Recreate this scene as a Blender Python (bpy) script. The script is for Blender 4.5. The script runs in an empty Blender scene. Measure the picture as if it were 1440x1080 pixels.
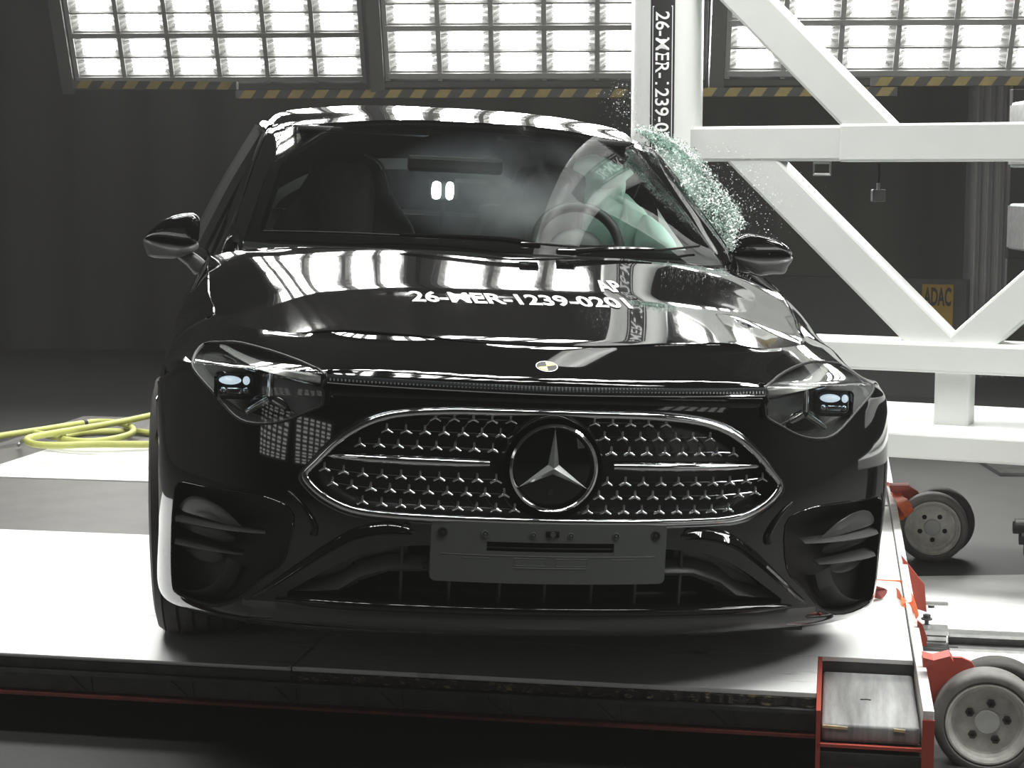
import bpy, bmesh, math, random
import numpy as np
from mathutils import Vector, Matrix
from mathutils.bvhtree import BVHTree

random.seed(7)
S = bpy.context.scene
COL = S.collection

# ------------------------------------------------------------------ camera, world, exposure
F = 2500.0                      # focal length in pixels of a 1440 px wide frame
PITCH = math.radians(6.69)
CAMZ = 1.38
cam_data = bpy.data.cameras.new('camera')
cam_data.sensor_width = 36.0
cam_data.lens = F / 1440.0 * 36.0
cam_data.clip_end = 200
cam = bpy.data.objects.new('camera', cam_data)
COL.objects.link(cam)
cam.location = (0, 0, CAMZ)
cam.rotation_euler = (math.pi / 2 - PITCH, 0, 0)
S.camera = cam
world = bpy.data.worlds.new('hall_air')
S.world = world
world.use_nodes = True
world.node_tree.nodes['Background'].inputs[0].default_value = (0.9, 1.0, 0.95, 1)
world.node_tree.nodes['Background'].inputs[1].default_value = 0.012
wv = world.node_tree.nodes.new('ShaderNodeVolumeScatter')          # fine dust in the hall's air
wv.inputs['Density'].default_value = 0.0029
wv.inputs['Color'].default_value = (1, 0.98, 0.94, 1)
world.node_tree.links.new(wv.outputs[0], world.node_tree.nodes['World Output'].inputs['Volume'])
S.view_settings.view_transform = 'Standard'
S.view_settings.look = 'None'
S.view_settings.gamma = 1
S.view_settings.use_curve_mapping = False
S.view_settings.exposure = 0.0
BACK_LAMP, FRONT_LAMP, TOP_LAMP, NOSE_LAMP = 45.0, 1.6, 95.0, 33.0     # radiance of the lamp banks

# ------------------------------------------------------------------ helpers
def ray(u, v):
    c = ((u - 720) / F, 1.0, -(v - 540) / F)
    return Vector((c[0], c[1] * math.cos(PITCH) + c[2] * math.sin(PITCH), -c[1] * math.sin(PITCH) + c[2] * math.cos(PITCH)))

def Wz(u, v, z):                 # point of the level plane z that the photograph shows at (u, v)
    d = ray(u, v)
    k = (z - CAMZ) / d.z
    return Vector((0, 0, CAMZ)) + d * k

def Wd(u, v, y):                 # point at depth y
    d = ray(u, v)
    return Vector((0, 0, CAMZ)) + d * (y / d.y)

DECK = 0.206
YAW, ROLL = math.radians(7.74), math.radians(2.65)
CAR_M = Matrix.Translation((0.0663, 3.7648, CAMZ - 1.2155)) @ Matrix.Rotation(YAW, 4, 'Z') @ Matrix.Rotation(ROLL, 4, 'Y')
CAR_I = CAR_M.inverted()

def Cy(u, v, y):                 # photograph point -> car coordinates on the plane y
    o = CAR_I @ Vector((0, 0, CAMZ))
    d = CAR_I.to_3x3() @ ray(u, v)
    return o + d * ((y - o.y) / d.y)

def mat(name, color, rough=0.5, metal=0.0, spec=0.5, var=0.0, scale=8.0, bump=0.0, bscale=40.0, coat=0.0,
        emit=None, estr=0.0, stretch=(1, 1, 1), ior=None):
    m = bpy.data.materials.new(name)
    m.use_nodes = True
    nt = m.node_tree
    b = nt.nodes['Principled BSDF']
    c = tuple(color) + (1,)
    b.inputs['Base Color'].default_value = c
    b.inputs['Roughness'].default_value = rough
    b.inputs['Metallic'].default_value = metal
    b.inputs['Specular IOR Level'].default_value = spec
    if ior: b.inputs['IOR'].default_value = ior
    if coat:
        b.inputs['Coat Weight'].default_value = coat
        b.inputs['Coat Roughness'].default_value = 0.015
    if emit:
        b.inputs['Emission Color'].default_value = tuple(emit) + (1,)
        b.inputs['Emission Strength'].default_value = estr
    if var or bump:
        tc = nt.nodes.new('ShaderNodeTexCoord')
        mp = nt.nodes.new('ShaderNodeMapping')
        mp.inputs['Scale'].default_value = stretch
        nt.links.new(tc.outputs['Object'], mp.inputs['Vector'])
    if var:
        n = nt.nodes.new('ShaderNodeTexNoise')
        n.inputs['Scale'].default_value = scale
        n.inputs['Detail'].default_value = 6
        n.inputs['Roughness'].default_value = 0.65
        nt.links.new(mp.outputs[0], n.inputs['Vector'])
        r = nt.nodes.new('ShaderNodeValToRGB')
        r.color_ramp.elements[0].position = 0.3
        r.color_ramp.elements[1].position = 0.7
        r.color_ramp.elements[0].color = tuple(max(0, x * (1 - var)) for x in color) + (1,)
        r.color_ramp.elements[1].color = tuple(min(1, x * (1 + var)) for x in color) + (1,)
        nt.links.new(n.outputs['Fac'], r.inputs['Fac'])
        nt.links.new(r.outputs[0], b.inputs['Base Color'])
    if bump:
        n2 = nt.nodes.new('ShaderNodeTexNoise')
        n2.inputs['Scale'].default_value = bscale
        n2.inputs['Detail'].default_value = 4
        nt.links.new(mp.outputs[0], n2.inputs['Vector'])
        bp = nt.nodes.new('ShaderNodeBump')
        bp.inputs['Strength'].default_value = bump
        bp.inputs['Distance'].default_value = 0.01
        nt.links.new(n2.outputs['Fac'], bp.inputs['Height'])
        nt.links.new(bp.outputs[0], b.inputs['Normal'])
    return m

def worn(name, base, under, amount=0.5, scale=6.0, rough=0.6, stretch=(1, 1, 1)):   # paint with chipped / scuffed patches of another colour
    m = mat(name, base, rough)
    nt = m.node_tree
    b = nt.nodes['Principled BSDF']
    tc = nt.nodes.new('ShaderNodeTexCoord')
    mp = nt.nodes.new('ShaderNodeMapping'); mp.inputs['Scale'].default_value = stretch
    n = nt.nodes.new('ShaderNodeTexNoise'); n.inputs['Scale'].default_value = scale; n.inputs['Detail'].default_value = 9; n.inputs['Roughness'].default_value = 0.7
    r = nt.nodes.new('ShaderNodeValToRGB')
    r.color_ramp.elements[0].position = 1 - amount - 0.04
    r.color_ramp.elements[1].position = 1 - amount + 0.04
    r.color_ramp.elements[0].color = tuple(base) + (1,)
    r.color_ramp.elements[1].color = tuple(under) + (1,)
    nt.links.new(tc.outputs['Object'], mp.inputs[0]); nt.links.new(mp.outputs[0], n.inputs['Vector'])
    nt.links.new(n.outputs['Fac'], r.inputs[0]); nt.links.new(r.outputs[0], b.inputs['Base Color'])
    return m

def glass(name, tint, refl=1.0, rough=0.0, ior=1.5):     # thin pane: tinted see-through plus fresnel reflection
    m = bpy.data.materials.new(name); m.use_nodes = True
    nt = m.node_tree; nt.nodes.clear()
    out = nt.nodes.new('ShaderNodeOutputMaterial')
    t = nt.nodes.new('ShaderNodeBsdfTransparent'); t.inputs[0].default_value = tuple(tint) + (1,)
    g = nt.nodes.new('ShaderNodeBsdfGlossy'); g.inputs['Roughness'].default_value = rough
    g.inputs[0].default_value = (refl, refl, refl, 1)
    fr = nt.nodes.new('ShaderNodeFresnel'); fr.inputs[0].default_value = ior
    mx = nt.nodes.new('ShaderNodeMixShader')
    nt.links.new(fr.outputs[0], mx.inputs[0]); nt.links.new(t.outputs[0], mx.inputs[1]); nt.links.new(g.outputs[0], mx.inputs[2])
    nt.links.new(mx.outputs[0], out.inputs[0])
    return m

class MB:
    def __init__(s): s.v = []; s.f = []; s.mi = []
    def add(s, verts, faces, m=0):
        o = len(s.v)
        s.v += [tuple(p) for p in verts]
        s.f += [tuple(i + o for i in f) for f in faces]
        s.mi += [m] * len(faces)
        return s
    def box(s, c, d, M=None, bev=0.0, m=0):
        hx, hy, hz = d[0] / 2, d[1] / 2, d[2] / 2
        bm = bmesh.new(); bmesh.ops.create_cube(bm, size=1)
        for v in bm.verts: v.co = Vector((v.co.x * d[0], v.co.y * d[1], v.co.z * d[2]))
        if bev: bmesh.ops.bevel(bm, geom=bm.edges[:], offset=bev, segments=2, affect='EDGES', profile=0.6)
        bm.verts.index_update()
        T = (M if M else Matrix.Identity(4))
        vs = [T @ (v.co + Vector(c)) if M else v.co + Vector(c) for v in bm.verts]
        fs = [[v.index for v in f.verts] for f in bm.faces]
        bm.free()
        return s.add(vs, fs, m)
    def bar(s, p0, p1, w, h, bev=0.0, up=(0, 0, 1), m=0):      # box from p0 to p1, w wide across, h along up
        p0, p1 = Vector(p0), Vector(p1); d = (p1 - p0); L = d.length; d.normalize()
        upv = Vector(up); x = d.cross(upv).normalized(); z = x.cross(d).normalized()
        M = Matrix((x, d, z)).transposed().to_4x4(); M.translation = (p0 + p1) / 2
        return s.box((0, 0, 0), (w, L, h), M, bev, m)
    def cyl(s, p0, p1, r0, r1=None, n=24, caps=True, m=0):
        r1 = r0 if r1 is None else r1
        p0, p1 = Vector(p0), Vector(p1); d = (p1 - p0).normalized()
        a = d.orthogonal().normalized(); b = d.cross(a)
        vs = []
        for p, r in ((p0, r0), (p1, r1)):
            vs += [p + (a * math.cos(2 * math.pi * i / n) + b * math.sin(2 * math.pi * i / n)) * r for i in range(n)]
        fs = [(i, (i + 1) % n, n + (i + 1) % n, n + i) for i in range(n)]
        if caps: fs += [tuple(range(n - 1, -1, -1)), tuple(range(n, 2 * n))]
        return s.add(vs, fs, m)
    def tube(s, pts, r, n=8, closed=False, m=0, caps=True):
        pts = [Vector(p) for p in pts]; N = len(pts); vs = []; prev = None
        for i, p in enumerate(pts):
            if closed: t = pts[(i + 1) % N] - pts[i - 1]
            else: t = pts[min(i + 1, N - 1)] - pts[max(i - 1, 0)]
            t = t.normalized() if t.length > 1e-9 else Vector((0, 0, 1))
            if prev is None: a = t.orthogonal().normalized()
            else:
                a = prev - t * prev.dot(t); a = a.normalized() if a.length > 1e-6 else t.orthogonal().normalized()
            prev = a; b = t.cross(a); rr = r[i] if isinstance(r, (list, tuple)) else r
            vs += [p + (a * math.cos(2 * math.pi * k / n) + b * math.sin(2 * math.pi * k / n)) * rr for k in range(n)]
        fs = []
        for i in range(N if closed else N - 1):
            j = (i + 1) % N
            for k in range(n): fs.append((i * n + k, i * n + (k + 1) % n, j * n + (k + 1) % n, j * n + k))
        if caps and not closed: fs += [tuple(range(n - 1, -1, -1)), tuple(range((N - 1) * n, N * n))]
        return s.add(vs, fs, m)
    def grid(s, rows, m=0, close=False):
        nr, nc = len(rows), len(rows[0]); vs = [p for r in rows for p in r]; fs = []
        for i in range(nr - 1):
            for j in range(nc if close else nc - 1):
                k = (j + 1) % nc
                fs.append((i * nc + j, i * nc + k, (i + 1) * nc + k, (i + 1) * nc + j))
        return s.add(vs, fs, m)
    def lathe(s, prof, M=None, n=48, m=0):                      # prof: (radius, axial) pairs, axis +Z before M
        rows = []
        for r, z in prof:
            row = [Vector((r * math.cos(2 * math.pi * i / n), r * math.sin(2 * math.pi * i / n), z)) for i in range(n)]
            rows.append([M @ p for p in row] if M else row)
        return s.grid(rows, m, True)
    def prism(s, poly, to3d, t0, t1, m=0):                      # poly: 2-D outline, to3d(a, b, t) -> point
        n = len(poly)
        vs = [to3d(a, b, t0) for a, b in poly] + [to3d(a, b, t1) for a, b in poly]
        fs = [(i, (i + 1) % n, n + (i + 1) % n, n + i) for i in range(n)] + [tuple(range(n - 1, -1, -1)), tuple(range(n, 2 * n))]
        return s.add(vs, fs, m)
    def pillow(s, outline, nrm, thick, rings=8, back=0.6, m=0): # soft cushion from a closed star-shaped outline
        P = [Vector(p) for p in outline]; c = sum(P, Vector()) / len(P); nrm = Vector(nrm).normalized()
        rows = []
        for k in range(1, rings + 1):
            r = math.sin(math.pi / 2 * k / rings); h = math.cos(math.pi / 2 * k / rings) * thick
            rows.append([c + (p - c) * r + nrm * h for p in P])
        for k in range(rings - 1, 0, -1):
            r = math.sin(math.pi / 2 * k / rings); h = math.cos(math.pi / 2 * k / rings) * thick * back
            rows.append([c + (p - c) * r - nrm * h for p in P])
        o = len(s.v); s.grid(rows, m, True); n = len(P)
        s.add([c + nrm * thick, c - nrm * thick * back], [], m)
        a = len(s.v) - 2
        for j in range(n):
            s.f.append((a, o + (j + 1) % n, o + j)); s.mi.append(m)
            q = o + (len(rows) - 1) * n
            s.f.append((a + 1, q + j, q + (j + 1) % n)); s.mi.append(m)
        return s
    def build(s, name, mats, parent=None, smooth=False, angle=40, fix=True):
        me = bpy.data.meshes.new(name)
        me.from_pydata([tuple(v) for v in s.v], [], s.f)
        for mm in (mats if isinstance(mats, (list, tuple)) else [mats]): me.materials.append(mm)
        me.polygons.foreach_set('material_index', s.mi)
        if fix:
            bm = bmesh.new(); bm.from_mesh(me); bmesh.ops.recalc_face_normals(bm, faces=bm.faces[:]); bm.to_mesh(me); bm.free()
        if smooth:
            me.polygons.foreach_set('use_smooth', [True] * len(me.polygons))
            if angle < 180: me.set_sharp_from_angle(angle=math.radians(angle))
        o = bpy.data.objects.new(name, me); COL.objects.link(o)
        if parent: o.parent = parent
        return o

def empty(name, M=None):
    o = bpy.data.objects.new(name, None); o.empty_display_size = 0.1; COL.objects.link(o)
    if M is not None: o.matrix_world = M
    return o

def tag(o, label, cat, group=None, kind=None):
    if label: o['label'] = label
    if cat: o['category'] = cat
    if group: o['group'] = group
    if kind: o['kind'] = kind
    return o

def struct(o): o['kind'] = 'structure'; return o

def copy_of(o, parent, M=None):
    c = o.copy(); COL.objects.link(c); c.parent = parent
    if M is not None: c.matrix_local = M
    return c

def text_mesh(txt, w, h, bold=0.0, sub=0):      # flat letters fitted into a w x h box centred on the origin: verts, faces
    cu = bpy.data.curves.new('letters', 'FONT'); cu.body = txt; cu.size = 1; cu.resolution_u = 4; cu.offset = bold
    ob = bpy.data.objects.new('letters', cu); COL.objects.link(ob)
    bpy.context.view_layer.update()
    dg = bpy.context.evaluated_depsgraph_get(); me = bpy.data.meshes.new_from_object(ob.evaluated_get(dg))
    bm = bmesh.new(); bm.from_mesh(me)
    bmesh.ops.triangulate(bm, faces=bm.faces[:])
    if sub: bmesh.ops.subdivide_edges(bm, edges=bm.edges[:], cuts=sub, use_grid_fill=True)
    bm.verts.index_update()
    V = [v.co.copy() for v in bm.verts]; Fc = [[v.index for v in f.verts] for f in bm.faces]
    bm.free(); bpy.data.objects.remove(ob); bpy.data.curves.remove(cu); bpy.data.meshes.remove(me)
    x0, x1 = min(v.x for v in V), max(v.x for v in V); y0, y1 = min(v.y for v in V), max(v.y for v in V)
    return [((v.x - x0) / (x1 - x0) * w - w / 2, (v.y - y0) / (y1 - y0) * h - h / 2) for v in V], Fc

def inside(poly, x, y):
    c = False; n = len(poly); j = n - 1
    for i in range(n):
        xi, yi = poly[i]; xj, yj = poly[j]
        if (yi > y) != (yj > y) and x < (xj - xi) * (y - yi) / (yj - yi) + xi: c = not c
        j = i
    return c

def cr(P, n, closed=False):                        # Catmull-Rom through points, n samples per span
    P = [Vector(p) for p in P]; N = len(P); out = []
    for i in range(N if closed else N - 1):
        p0, p1, p2, p3 = (P[(i - 1) % N], P[i], P[(i + 1) % N], P[(i + 2) % N]) if closed else (P[max(i - 1, 0)], P[i], P[i + 1], P[min(i + 2, N - 1)])
        for k in range(n):
            t = k / n
            out.append(0.5 * ((2 * p1) + (p2 - p0) * t + (2 * p0 - 5 * p1 + 4 * p2 - p3) * t * t + (3 * p1 - p0 - 3 * p2 + p3) * t ** 3))
    if not closed: out.append(P[-1].copy())
    return out

def spline_mat(n, m):                               # natural cubic spline: n knots -> m samples, as a matrix
    A = np.zeros((n, n)); B = np.zeros((n, n)); A[0, 0] = A[-1, -1] = 1
    for i in range(1, n - 1):
        A[i, i - 1:i + 2] = (1, 4, 1); B[i, i - 1:i + 2] = (6, -12, 6)
    K = np.linalg.solve(A, B); M = np.zeros((m, n))
    for r, t in enumerate(np.linspace(0, n - 1, m)):
        i = min(int(t), n - 2); f = t - i; g = 1 - f
        M[r, i] += g; M[r, i + 1] += f
        M[r] += (g ** 3 - g) / 6 * K[i] + (f ** 3 - f) / 6 * K[i + 1]
    return M

# ------------------------------------------------------------------ materials
PAINT = mat('black_gloss_paint', (0.0025, 0.0025, 0.0026), 0.05, 0, 0.5, coat=1.0)
GLOSS = mat('piano_black_plastic', (0.004, 0.004, 0.004), 0.06)
SATIN = mat('dark_grey_satin_plastic', (0.075, 0.078, 0.075), 0.36, bump=0.02, bscale=300)
MATTE = mat('matte_black_plastic', (0.012, 0.012, 0.012), 0.55)
DARK = mat('soot_black', (0.004, 0.004, 0.004), 0.8, spec=0.2)
CHROME = mat('chrome', (0.82, 0.83, 0.84), 0.06, 1.0)
DIMCHROME = mat('dark_chrome', (0.25, 0.26, 0.27), 0.12, 1.0)
SILVER = mat('silver_plastic', (0.36, 0.38, 0.37), 0.3, 0.6)
RUBBER = mat('tyre_rubber', (0.05, 0.046, 0.042), 0.7, var=0.25, scale=20)
GREYBRACKET = mat('charcoal_plate_plastic', (0.088, 0.096, 0.093), 0.5, bump=0.03, bscale=400)
LENSG = glass('headlamp_lens', (0.9, 0.92, 0.92))
WSG = glass('windscreen_glass', (0.80, 0.87, 0.84))
SIDEG = glass('tinted_glass', (0.25, 0.28, 0.27))
LATTICE = mat('grille_backing', (0.014, 0.0145, 0.0145), 0.22)
WHITEP = mat('white_gantry_paint', (0.66, 0.675, 0.655), 0.35, var=0.04, scale=3)
DECKW = worn('white_deck_sheet', (0.80, 0.81, 0.80), (0.5, 0.5, 0.48), 0.36, 3.0, 0.45, (1, 3, 1))
DECKG = mat('grey_deck_board', (0.085, 0.08, 0.074), 0.55, var=0.2, scale=5)
STEEL = mat('dark_steel', (0.06, 0.06, 0.058), 0.5, 0.4, var=0.4, scale=12)
BARE = mat('bare_steel', (0.5, 0.51, 0.5), 0.35, 0.8, var=0.2, scale=20)
REDP = worn('red_frame_paint', (0.36, 0.055, 0.035), (0.2, 0.17, 0.15), 0.36, 25, 0.5)
PLY = worn('splintered_plywood_edge', (0.035, 0.03, 0.024), (0.30, 0.24, 0.14), 0.42, 30, 0.8, (1, 1, 3))
YELHOSE = mat('yellow_hose_rubber', (0.45, 0.47, 0.13), 0.5, var=0.1, scale=9)
ORANGE = mat('orange_webbing', (0.75, 0.13, 0.03), 0.6, var=0.15, scale=60)
MAROON = mat('maroon_rag', (0.22, 0.05, 0.05), 0.8, var=0.3, scale=40)
HAZY = mat('hazard_yellow', (0.13, 0.10, 0.025), 0.6, var=0.2, scale=10)
HAZK = mat('hazard_black', (0.012, 0.012, 0.011), 0.6, var=0.3, scale=10)
BANKF = mat('lamp_bank_frame', (0.05, 0.05, 0.047), 0.5, var=0.1, scale=5)
BANKG = mat('glare_lamp_grid', (0.17, 0.17, 0.165), 0.5, var=0.1, scale=5)  # frame colour paled here to stand in for glare from the lamps
REFLECTOR = mat('lamp_reflector', (0.16, 0.16, 0.155), 0.5)
AIRBAG = mat('pale_green_airbag_fabric', (0.62, 0.86, 0.76), 0.7, bump=0.15, bscale=25, var=0.06, scale=6)
SEATM = mat('dark_seat_upholstery', (0.022, 0.02, 0.019), 0.5, var=0.15, scale=20)
SEATL = mat('brown_grey_seat_face', (0.16, 0.13, 0.105), 0.6, var=0.15, scale=20)
FLOORM = mat('grey_hall_floor', (0.055, 0.055, 0.053), 0.55, var=0.14, scale=2.2, bump=0.05, bscale=60)
WALLM = mat('dark_curtain', (0.070, 0.069, 0.061), 0.9, var=0.12, scale=1.5, stretch=(3, 3, 0.2))
CEILM = mat('dark_ceiling', (0.03, 0.03, 0.03), 0.9, var=0.2, scale=1)
LOWWALL = mat('grey_low_wall', (0.055, 0.055, 0.052), 0.7, var=0.1, scale=2)
PILLARM = mat('pale_grey_column', (0.27, 0.27, 0.26), 0.7, var=0.08, scale=2)
SIGNY = mat('yellow_sign', (0.24, 0.15, 0.012), 0.6, var=0.05, scale=9)
INK = mat('black_print', (0.012, 0.012, 0.012), 0.6)
WHITEINK = mat('white_print', (0.85, 0.86, 0.85), 0.5)
def lampmat(n, s):
    m = mat(n, (0.9, 0.9, 0.9), 0.5, emit=(1.0, 1.0, 0.97), estr=s); return m
LAMPB = lampmat('back_lamp', BACK_LAMP); LAMPF = lampmat('front_lamp', FRONT_LAMP); LAMPT = lampmat('top_lamp', TOP_LAMP); LAMPN = lampmat('nose_lamp', NOSE_LAMP)

# ------------------------------------------------------------------ the hall
HY = math.radians(9.0)                                # the hall's walls are turned against the camera
HE1 = Vector((math.cos(HY), -math.sin(HY), 0)); HE2 = Vector((math.sin(HY), math.cos(HY), 0))
def hall(a, b, z): return HE1 * a + HE2 * b + Vector((0, 0, z))
HALL_M = Matrix((HE1, HE2, Vector((0, 0, 1)))).transposed().to_4x4()

struct(MB().box((0, 3, -0.05), (18, 24, 0.1), HALL_M).build('floor', FLOORM))
struct(MB().box((0, 3, 6.25), (18, 24, 0.1), HALL_M).build('ceiling', CEILM))
rows = []
for k in range(2):                                    # back wall: hanging curtain with soft folds
    rows.append([hall(-9 + i * 0.05, 13.4 + 0.05 * math.sin(i * 0.52) + 0.04 * math.sin(i * 0.17 + 1), 6.2 * k) for i in range(361)])
m = MB().grid(rows); m.grid([[p + HE2 * 0.12 for p in r] for r in rows])
struct(m.build('wall_back', WALLM, smooth=True))
struct(MB().box((-9.05, 3, 3.1), (0.1, 24, 6.2), HALL_M).build('wall_left', WALLM))
struct(MB().box((9.05, 3, 3.1), (0.1, 24, 6.2), HALL_M).build('wall_right', WALLM))
struct(MB().box((0, -9.05, 3.1), (18, 0.1, 6.2), HALL_M).build('wall_front', WALLM))

# ------------------------------------------------------------------ lamp banks
LP, RP, LW, LH = 0.289, 0.275, 0.242, 0.093           # column pitch, pair pitch, lamp width, lamp height
NC, NPAIR = 6, 4
def scallop(w, h):                                    # lamp outline: ends with three small waves
    pts = []
    for side in (1, -1):
        for k in range(7):
            t = k / 6
            yy = (-h / 2 + h * t) * side
            pts.append((side * (w / 2 - 0.012 + 0.007 * math.cos(t * 6 * math.pi)), yy))
    return pts
LAMP_OUT = scallop(LW - 0.035, LH - 0.022)
def lamp_mb(mb, cx, cy):
    n = len(LAMP_OUT)
    mb.add([(cx + a, cy + b, -0.035) for a, b in LAMP_OUT], [tuple(range(n))], 0)
    ow, oh = LW / 2 + 0.01, LH / 2 + 0.006
    out = []
    for a, b in LAMP_OUT:
        out.append((cx + (ow if a > 0 else -ow) , cy + b / ((LH - 0.022) / 2) * oh, 0.0))
    mb.add([(cx + a, cy + b, -0.035) for a, b in LAMP_OUT] + out, [(i, (i + 1) % n, n + (i + 1) % n, n + i) for i in range(n)], 1)
lamp0 = MB(); lamp_mb(lamp0, 0, 0)
FWID = NC * LP
def cell_xy(c, p, k): return ((c + 0.5) * LP, 0.06 + p * RP + k * 0.122 + LH / 2)
def make_bank(name, M, lampm, shown, label, group=None, NPAIR=NPAIR, NC=NC):
    FWID = NC * LP
    root = empty(name, M); tag(root, label, 'light', group)
    f = MB(); L = NPAIR * RP + 0.08
    for x in (-0.055, FWID + 0.055): f.box((x, L / 2, -0.01), (0.075, L + 0.1, 0.11))
    for y, w in ((-0.022, 0.034), (L + 0.045, 0.075)): f.box((FWID / 2, y, -0.03), (FWID + 0.18, w, 0.07))
    f.build('outer_frame', BANKF, root)
    f = MB()
    for p in range(NPAIR + 1):
        y = p * RP + 0.03; f.box((FWID / 2, y, -0.01), (FWID, 0.03, 0.05))
    for p in range(NPAIR): f.box((FWID / 2, p * RP + 0.06 + LH + 0.0145, -0.012), (FWID, 0.011, 0.04))
    for c in range(NC + 1): f.box((c * LP, L / 2, -0.012), (0.026, L, 0.045))
    f.build('lamp_grid', BANKG, root)
    MB().box((FWID / 2, L / 2, -0.09), (FWID + 0.1, L, 0.02)).build('back_plate', BANKF, root)
    rest = MB(); me = None
    for p in range(NPAIR):
        for k in range(2):
            for c in range(NC):
                x, y = cell_xy(c, p, k)
                if p * 2 + k < shown:
                    if me is None:
                        o = lamp0.build('lamp', [lampm, REFLECTOR], root, fix=False); me = o.data
                    else:
                        o = bpy.data.objects.new('lamp', me); COL.objects.link(o); o.parent = root
                    o.location = (x, y, 0)
                else: lamp_mb(rest, x, y)
    r = rest.build('lamp_rows', [lampm, REFLECTOR], root, fix=False); r['kind'] = 'stuff'
    return root
TILT = math.radians(25)
def bank_matrix(origin, e1, toward, tilt):            # toward: level direction the bank faces; tilt: how far its top leans that way
    up = Vector((0, 0, math.cos(tilt))) + toward * math.sin(tilt)
    return Matrix((e1, up, e1.cross(up))).transposed().to_4x4(), origin
def place(origin, e1, toward, tilt):
    M, o = bank_matrix(origin, e1, toward, tilt); M.translation = o; return M
P0 = Vector((-2.648, 10.92, 1.955))
BL = ['tilted lamp bank over the dark curtain, leftmost, its whole left edge in view',
      'tilted lamp bank above the car roof, its right end behind the white pole',
      'tilted lamp bank right of the white pole, crossed by the white upper brace']
for i in range(3):
    u_, v_, d_ = ((110.5, 117.5, 10.85), (546, 113, 9.98), (1022, 110, 9.42))[i]        # stepped: each bank hangs a little nearer than the one left of it
    be = Vector((math.cos(math.radians(3)), -math.sin(math.radians(3)), 0)); bn = Vector((be.y, -be.x, 0))
    make_bank('lamp_bank', place(Wd(u_, v_, d_), be, bn, TILT), LAMPB, 4, BL[i], 'lamp banks above the back curtain', (4, 3, 3)[i])
def aim(x, y, z, tx, ty, tilt):                          # a bank centred over (x, y) that faces (tx, ty)
    t = Vector((tx - x, ty - y, 0)).normalized(); e1 = Vector((-t.y, t.x, 0))
    return place(Vector((x, y, z)) - e1 * (FWID / 2), e1, t, tilt)
FL = ['lamp bank in front of the car, mirrored in the left cheek of the bumper',
      'second lamp bank in front of the car on the left, mirrored beside the left headlamp',
      'lamp bank in front of the car on the right, mirrored beside the right headlamp']
for (x, y, tx, ty), lb in zip(((-6.0, -0.6, -.5, 3.8), (-4.6, -2.2, -.5, 3.8), (5.6, -1.6, .5, 3.9)), FL):
    make_bank('lamp_bank', aim(x, y, 1.6, tx, ty, TILT), LAMPF, 0, lb, 'lamp banks in front of the car', 6)
TL = ['first from the left', 'second from the left', 'third from the left', 'third from the right', 'second from the right', 'first from the right']
for i in range(2):                                     # unseen second tier, added so the rear of the bonnet mirrors a bright band
    make_bank('lamp_bank', place(P0 + HE1 * (1.955 * i + .75) + Vector((0, 0, 1.46)) - HE2 * 1.25, HE1, -HE2, math.radians(40)), LAMPB, 0,
              'unseen upper tier lamp bank added for the bonnet reflection, %s one of the pair' % ('left', 'right')[i], 'added upper tier of lamp banks', 3, (6, 3)[i])
for (x, y, tx, ty), lb in zip(((5.2, 1.9, .4, 4.2), (5.6, 4.9, .6, 4.4)), ('front one of the two lamp banks high on the right', 'rear one of the two lamp banks high on the right')):
    make_bank('lamp_bank', aim(x, y, 4.0, tx, ty, math.radians(38)), LAMPB, 0, lb, 'lamp banks high on the right')
for i in range(6):                                     # overhead row, lying flat under the ceiling over the car
    M = place(hall(-4.4 + 1.955 * i + 1.8, 4.9, 5.4), -HE1, Vector((0, 1, 0)), 0)
    M = Matrix((-HE1, HE2, Vector((0, 0, -1)))).transposed().to_4x4(); M.translation = hall(-4.0 + 1.955 * i + 1.75, 4.9, 5.4)
    make_bank('lamp_bank', M, LAMPT, 0, 'flat overhead lamp bank above the car, %s in its row' % TL[i], 'overhead lamp banks')

for i in range(3):                                     # narrow overhead row in front of the bonnet
    M = Matrix((-HE1, HE2, Vector((0, 0, -1)))).transposed().to_4x4(); M.translation = hall(-1.955 + 1.955 * i + .6, 2.2, 5.4)
    make_bank('lamp_bank', M, LAMPN, 0, 'narrow overhead lamp bank ahead of the bonnet, %s of three' % ('left', 'middle', 'right')[i], 'narrow overhead lamp banks', 3)

# rails with hazard tape below the banks
def hazard(name, p0, p1, h, label, n):
    root = empty(name, Matrix.Translation(p0)); tag(root, label, 'hazard tape', 'hazard taped rails under the lamp banks')
    d = p1 - p0; L = d.length; d.normalize(); sl = h * 0.9
    back = MB(); back.bar(Vector(), d * L, 0.05, h); back.build('rail', BANKF, root)
    nrm = Vector((d.y, -d.x, 0))
    for fx in (.12, .5, .88): MB().bar(d * (L * fx), d * (L * fx) + HE2 * .17 + Vector((0, 0, .02)), .02, .015).build('hanger', BANKF, root)
    st = L / n
    for mi, (nm, mm) in enumerate((('yellow_stripe', HAZY), ('black_stripe', HAZK))):
        for i in range(n):
            a = i * st + mi * st * 0.5
            q = [(a + sl * 0.5, -h / 2), (min(a + st * 0.5 + sl * .5, L), -h / 2), (min(a + st * 0.5 + sl * 1.3, L), h / 2), (min(a + sl * 1.3, L), h / 2)]
            q = [(x, y) for x, y in q]
            MB().prism(q, lambda x, y, t: d * x + Vector((0, 0, y)) + nrm * t, 0.0255, 0.028).build(nm, mm, root)
hazard('hazard_rail', Wd(104, 119, 10.7), Wd(334, 121, 10.6), 0.045, 'yellow and black taped rail at the far left below the leftmost lamp bank', 7)
hazard('hazard_rail', Wd(333, 133, 10.1), Wd(888, 131, 9.8), 0.045, 'yellow and black taped rail behind the car roof', 16)
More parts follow.
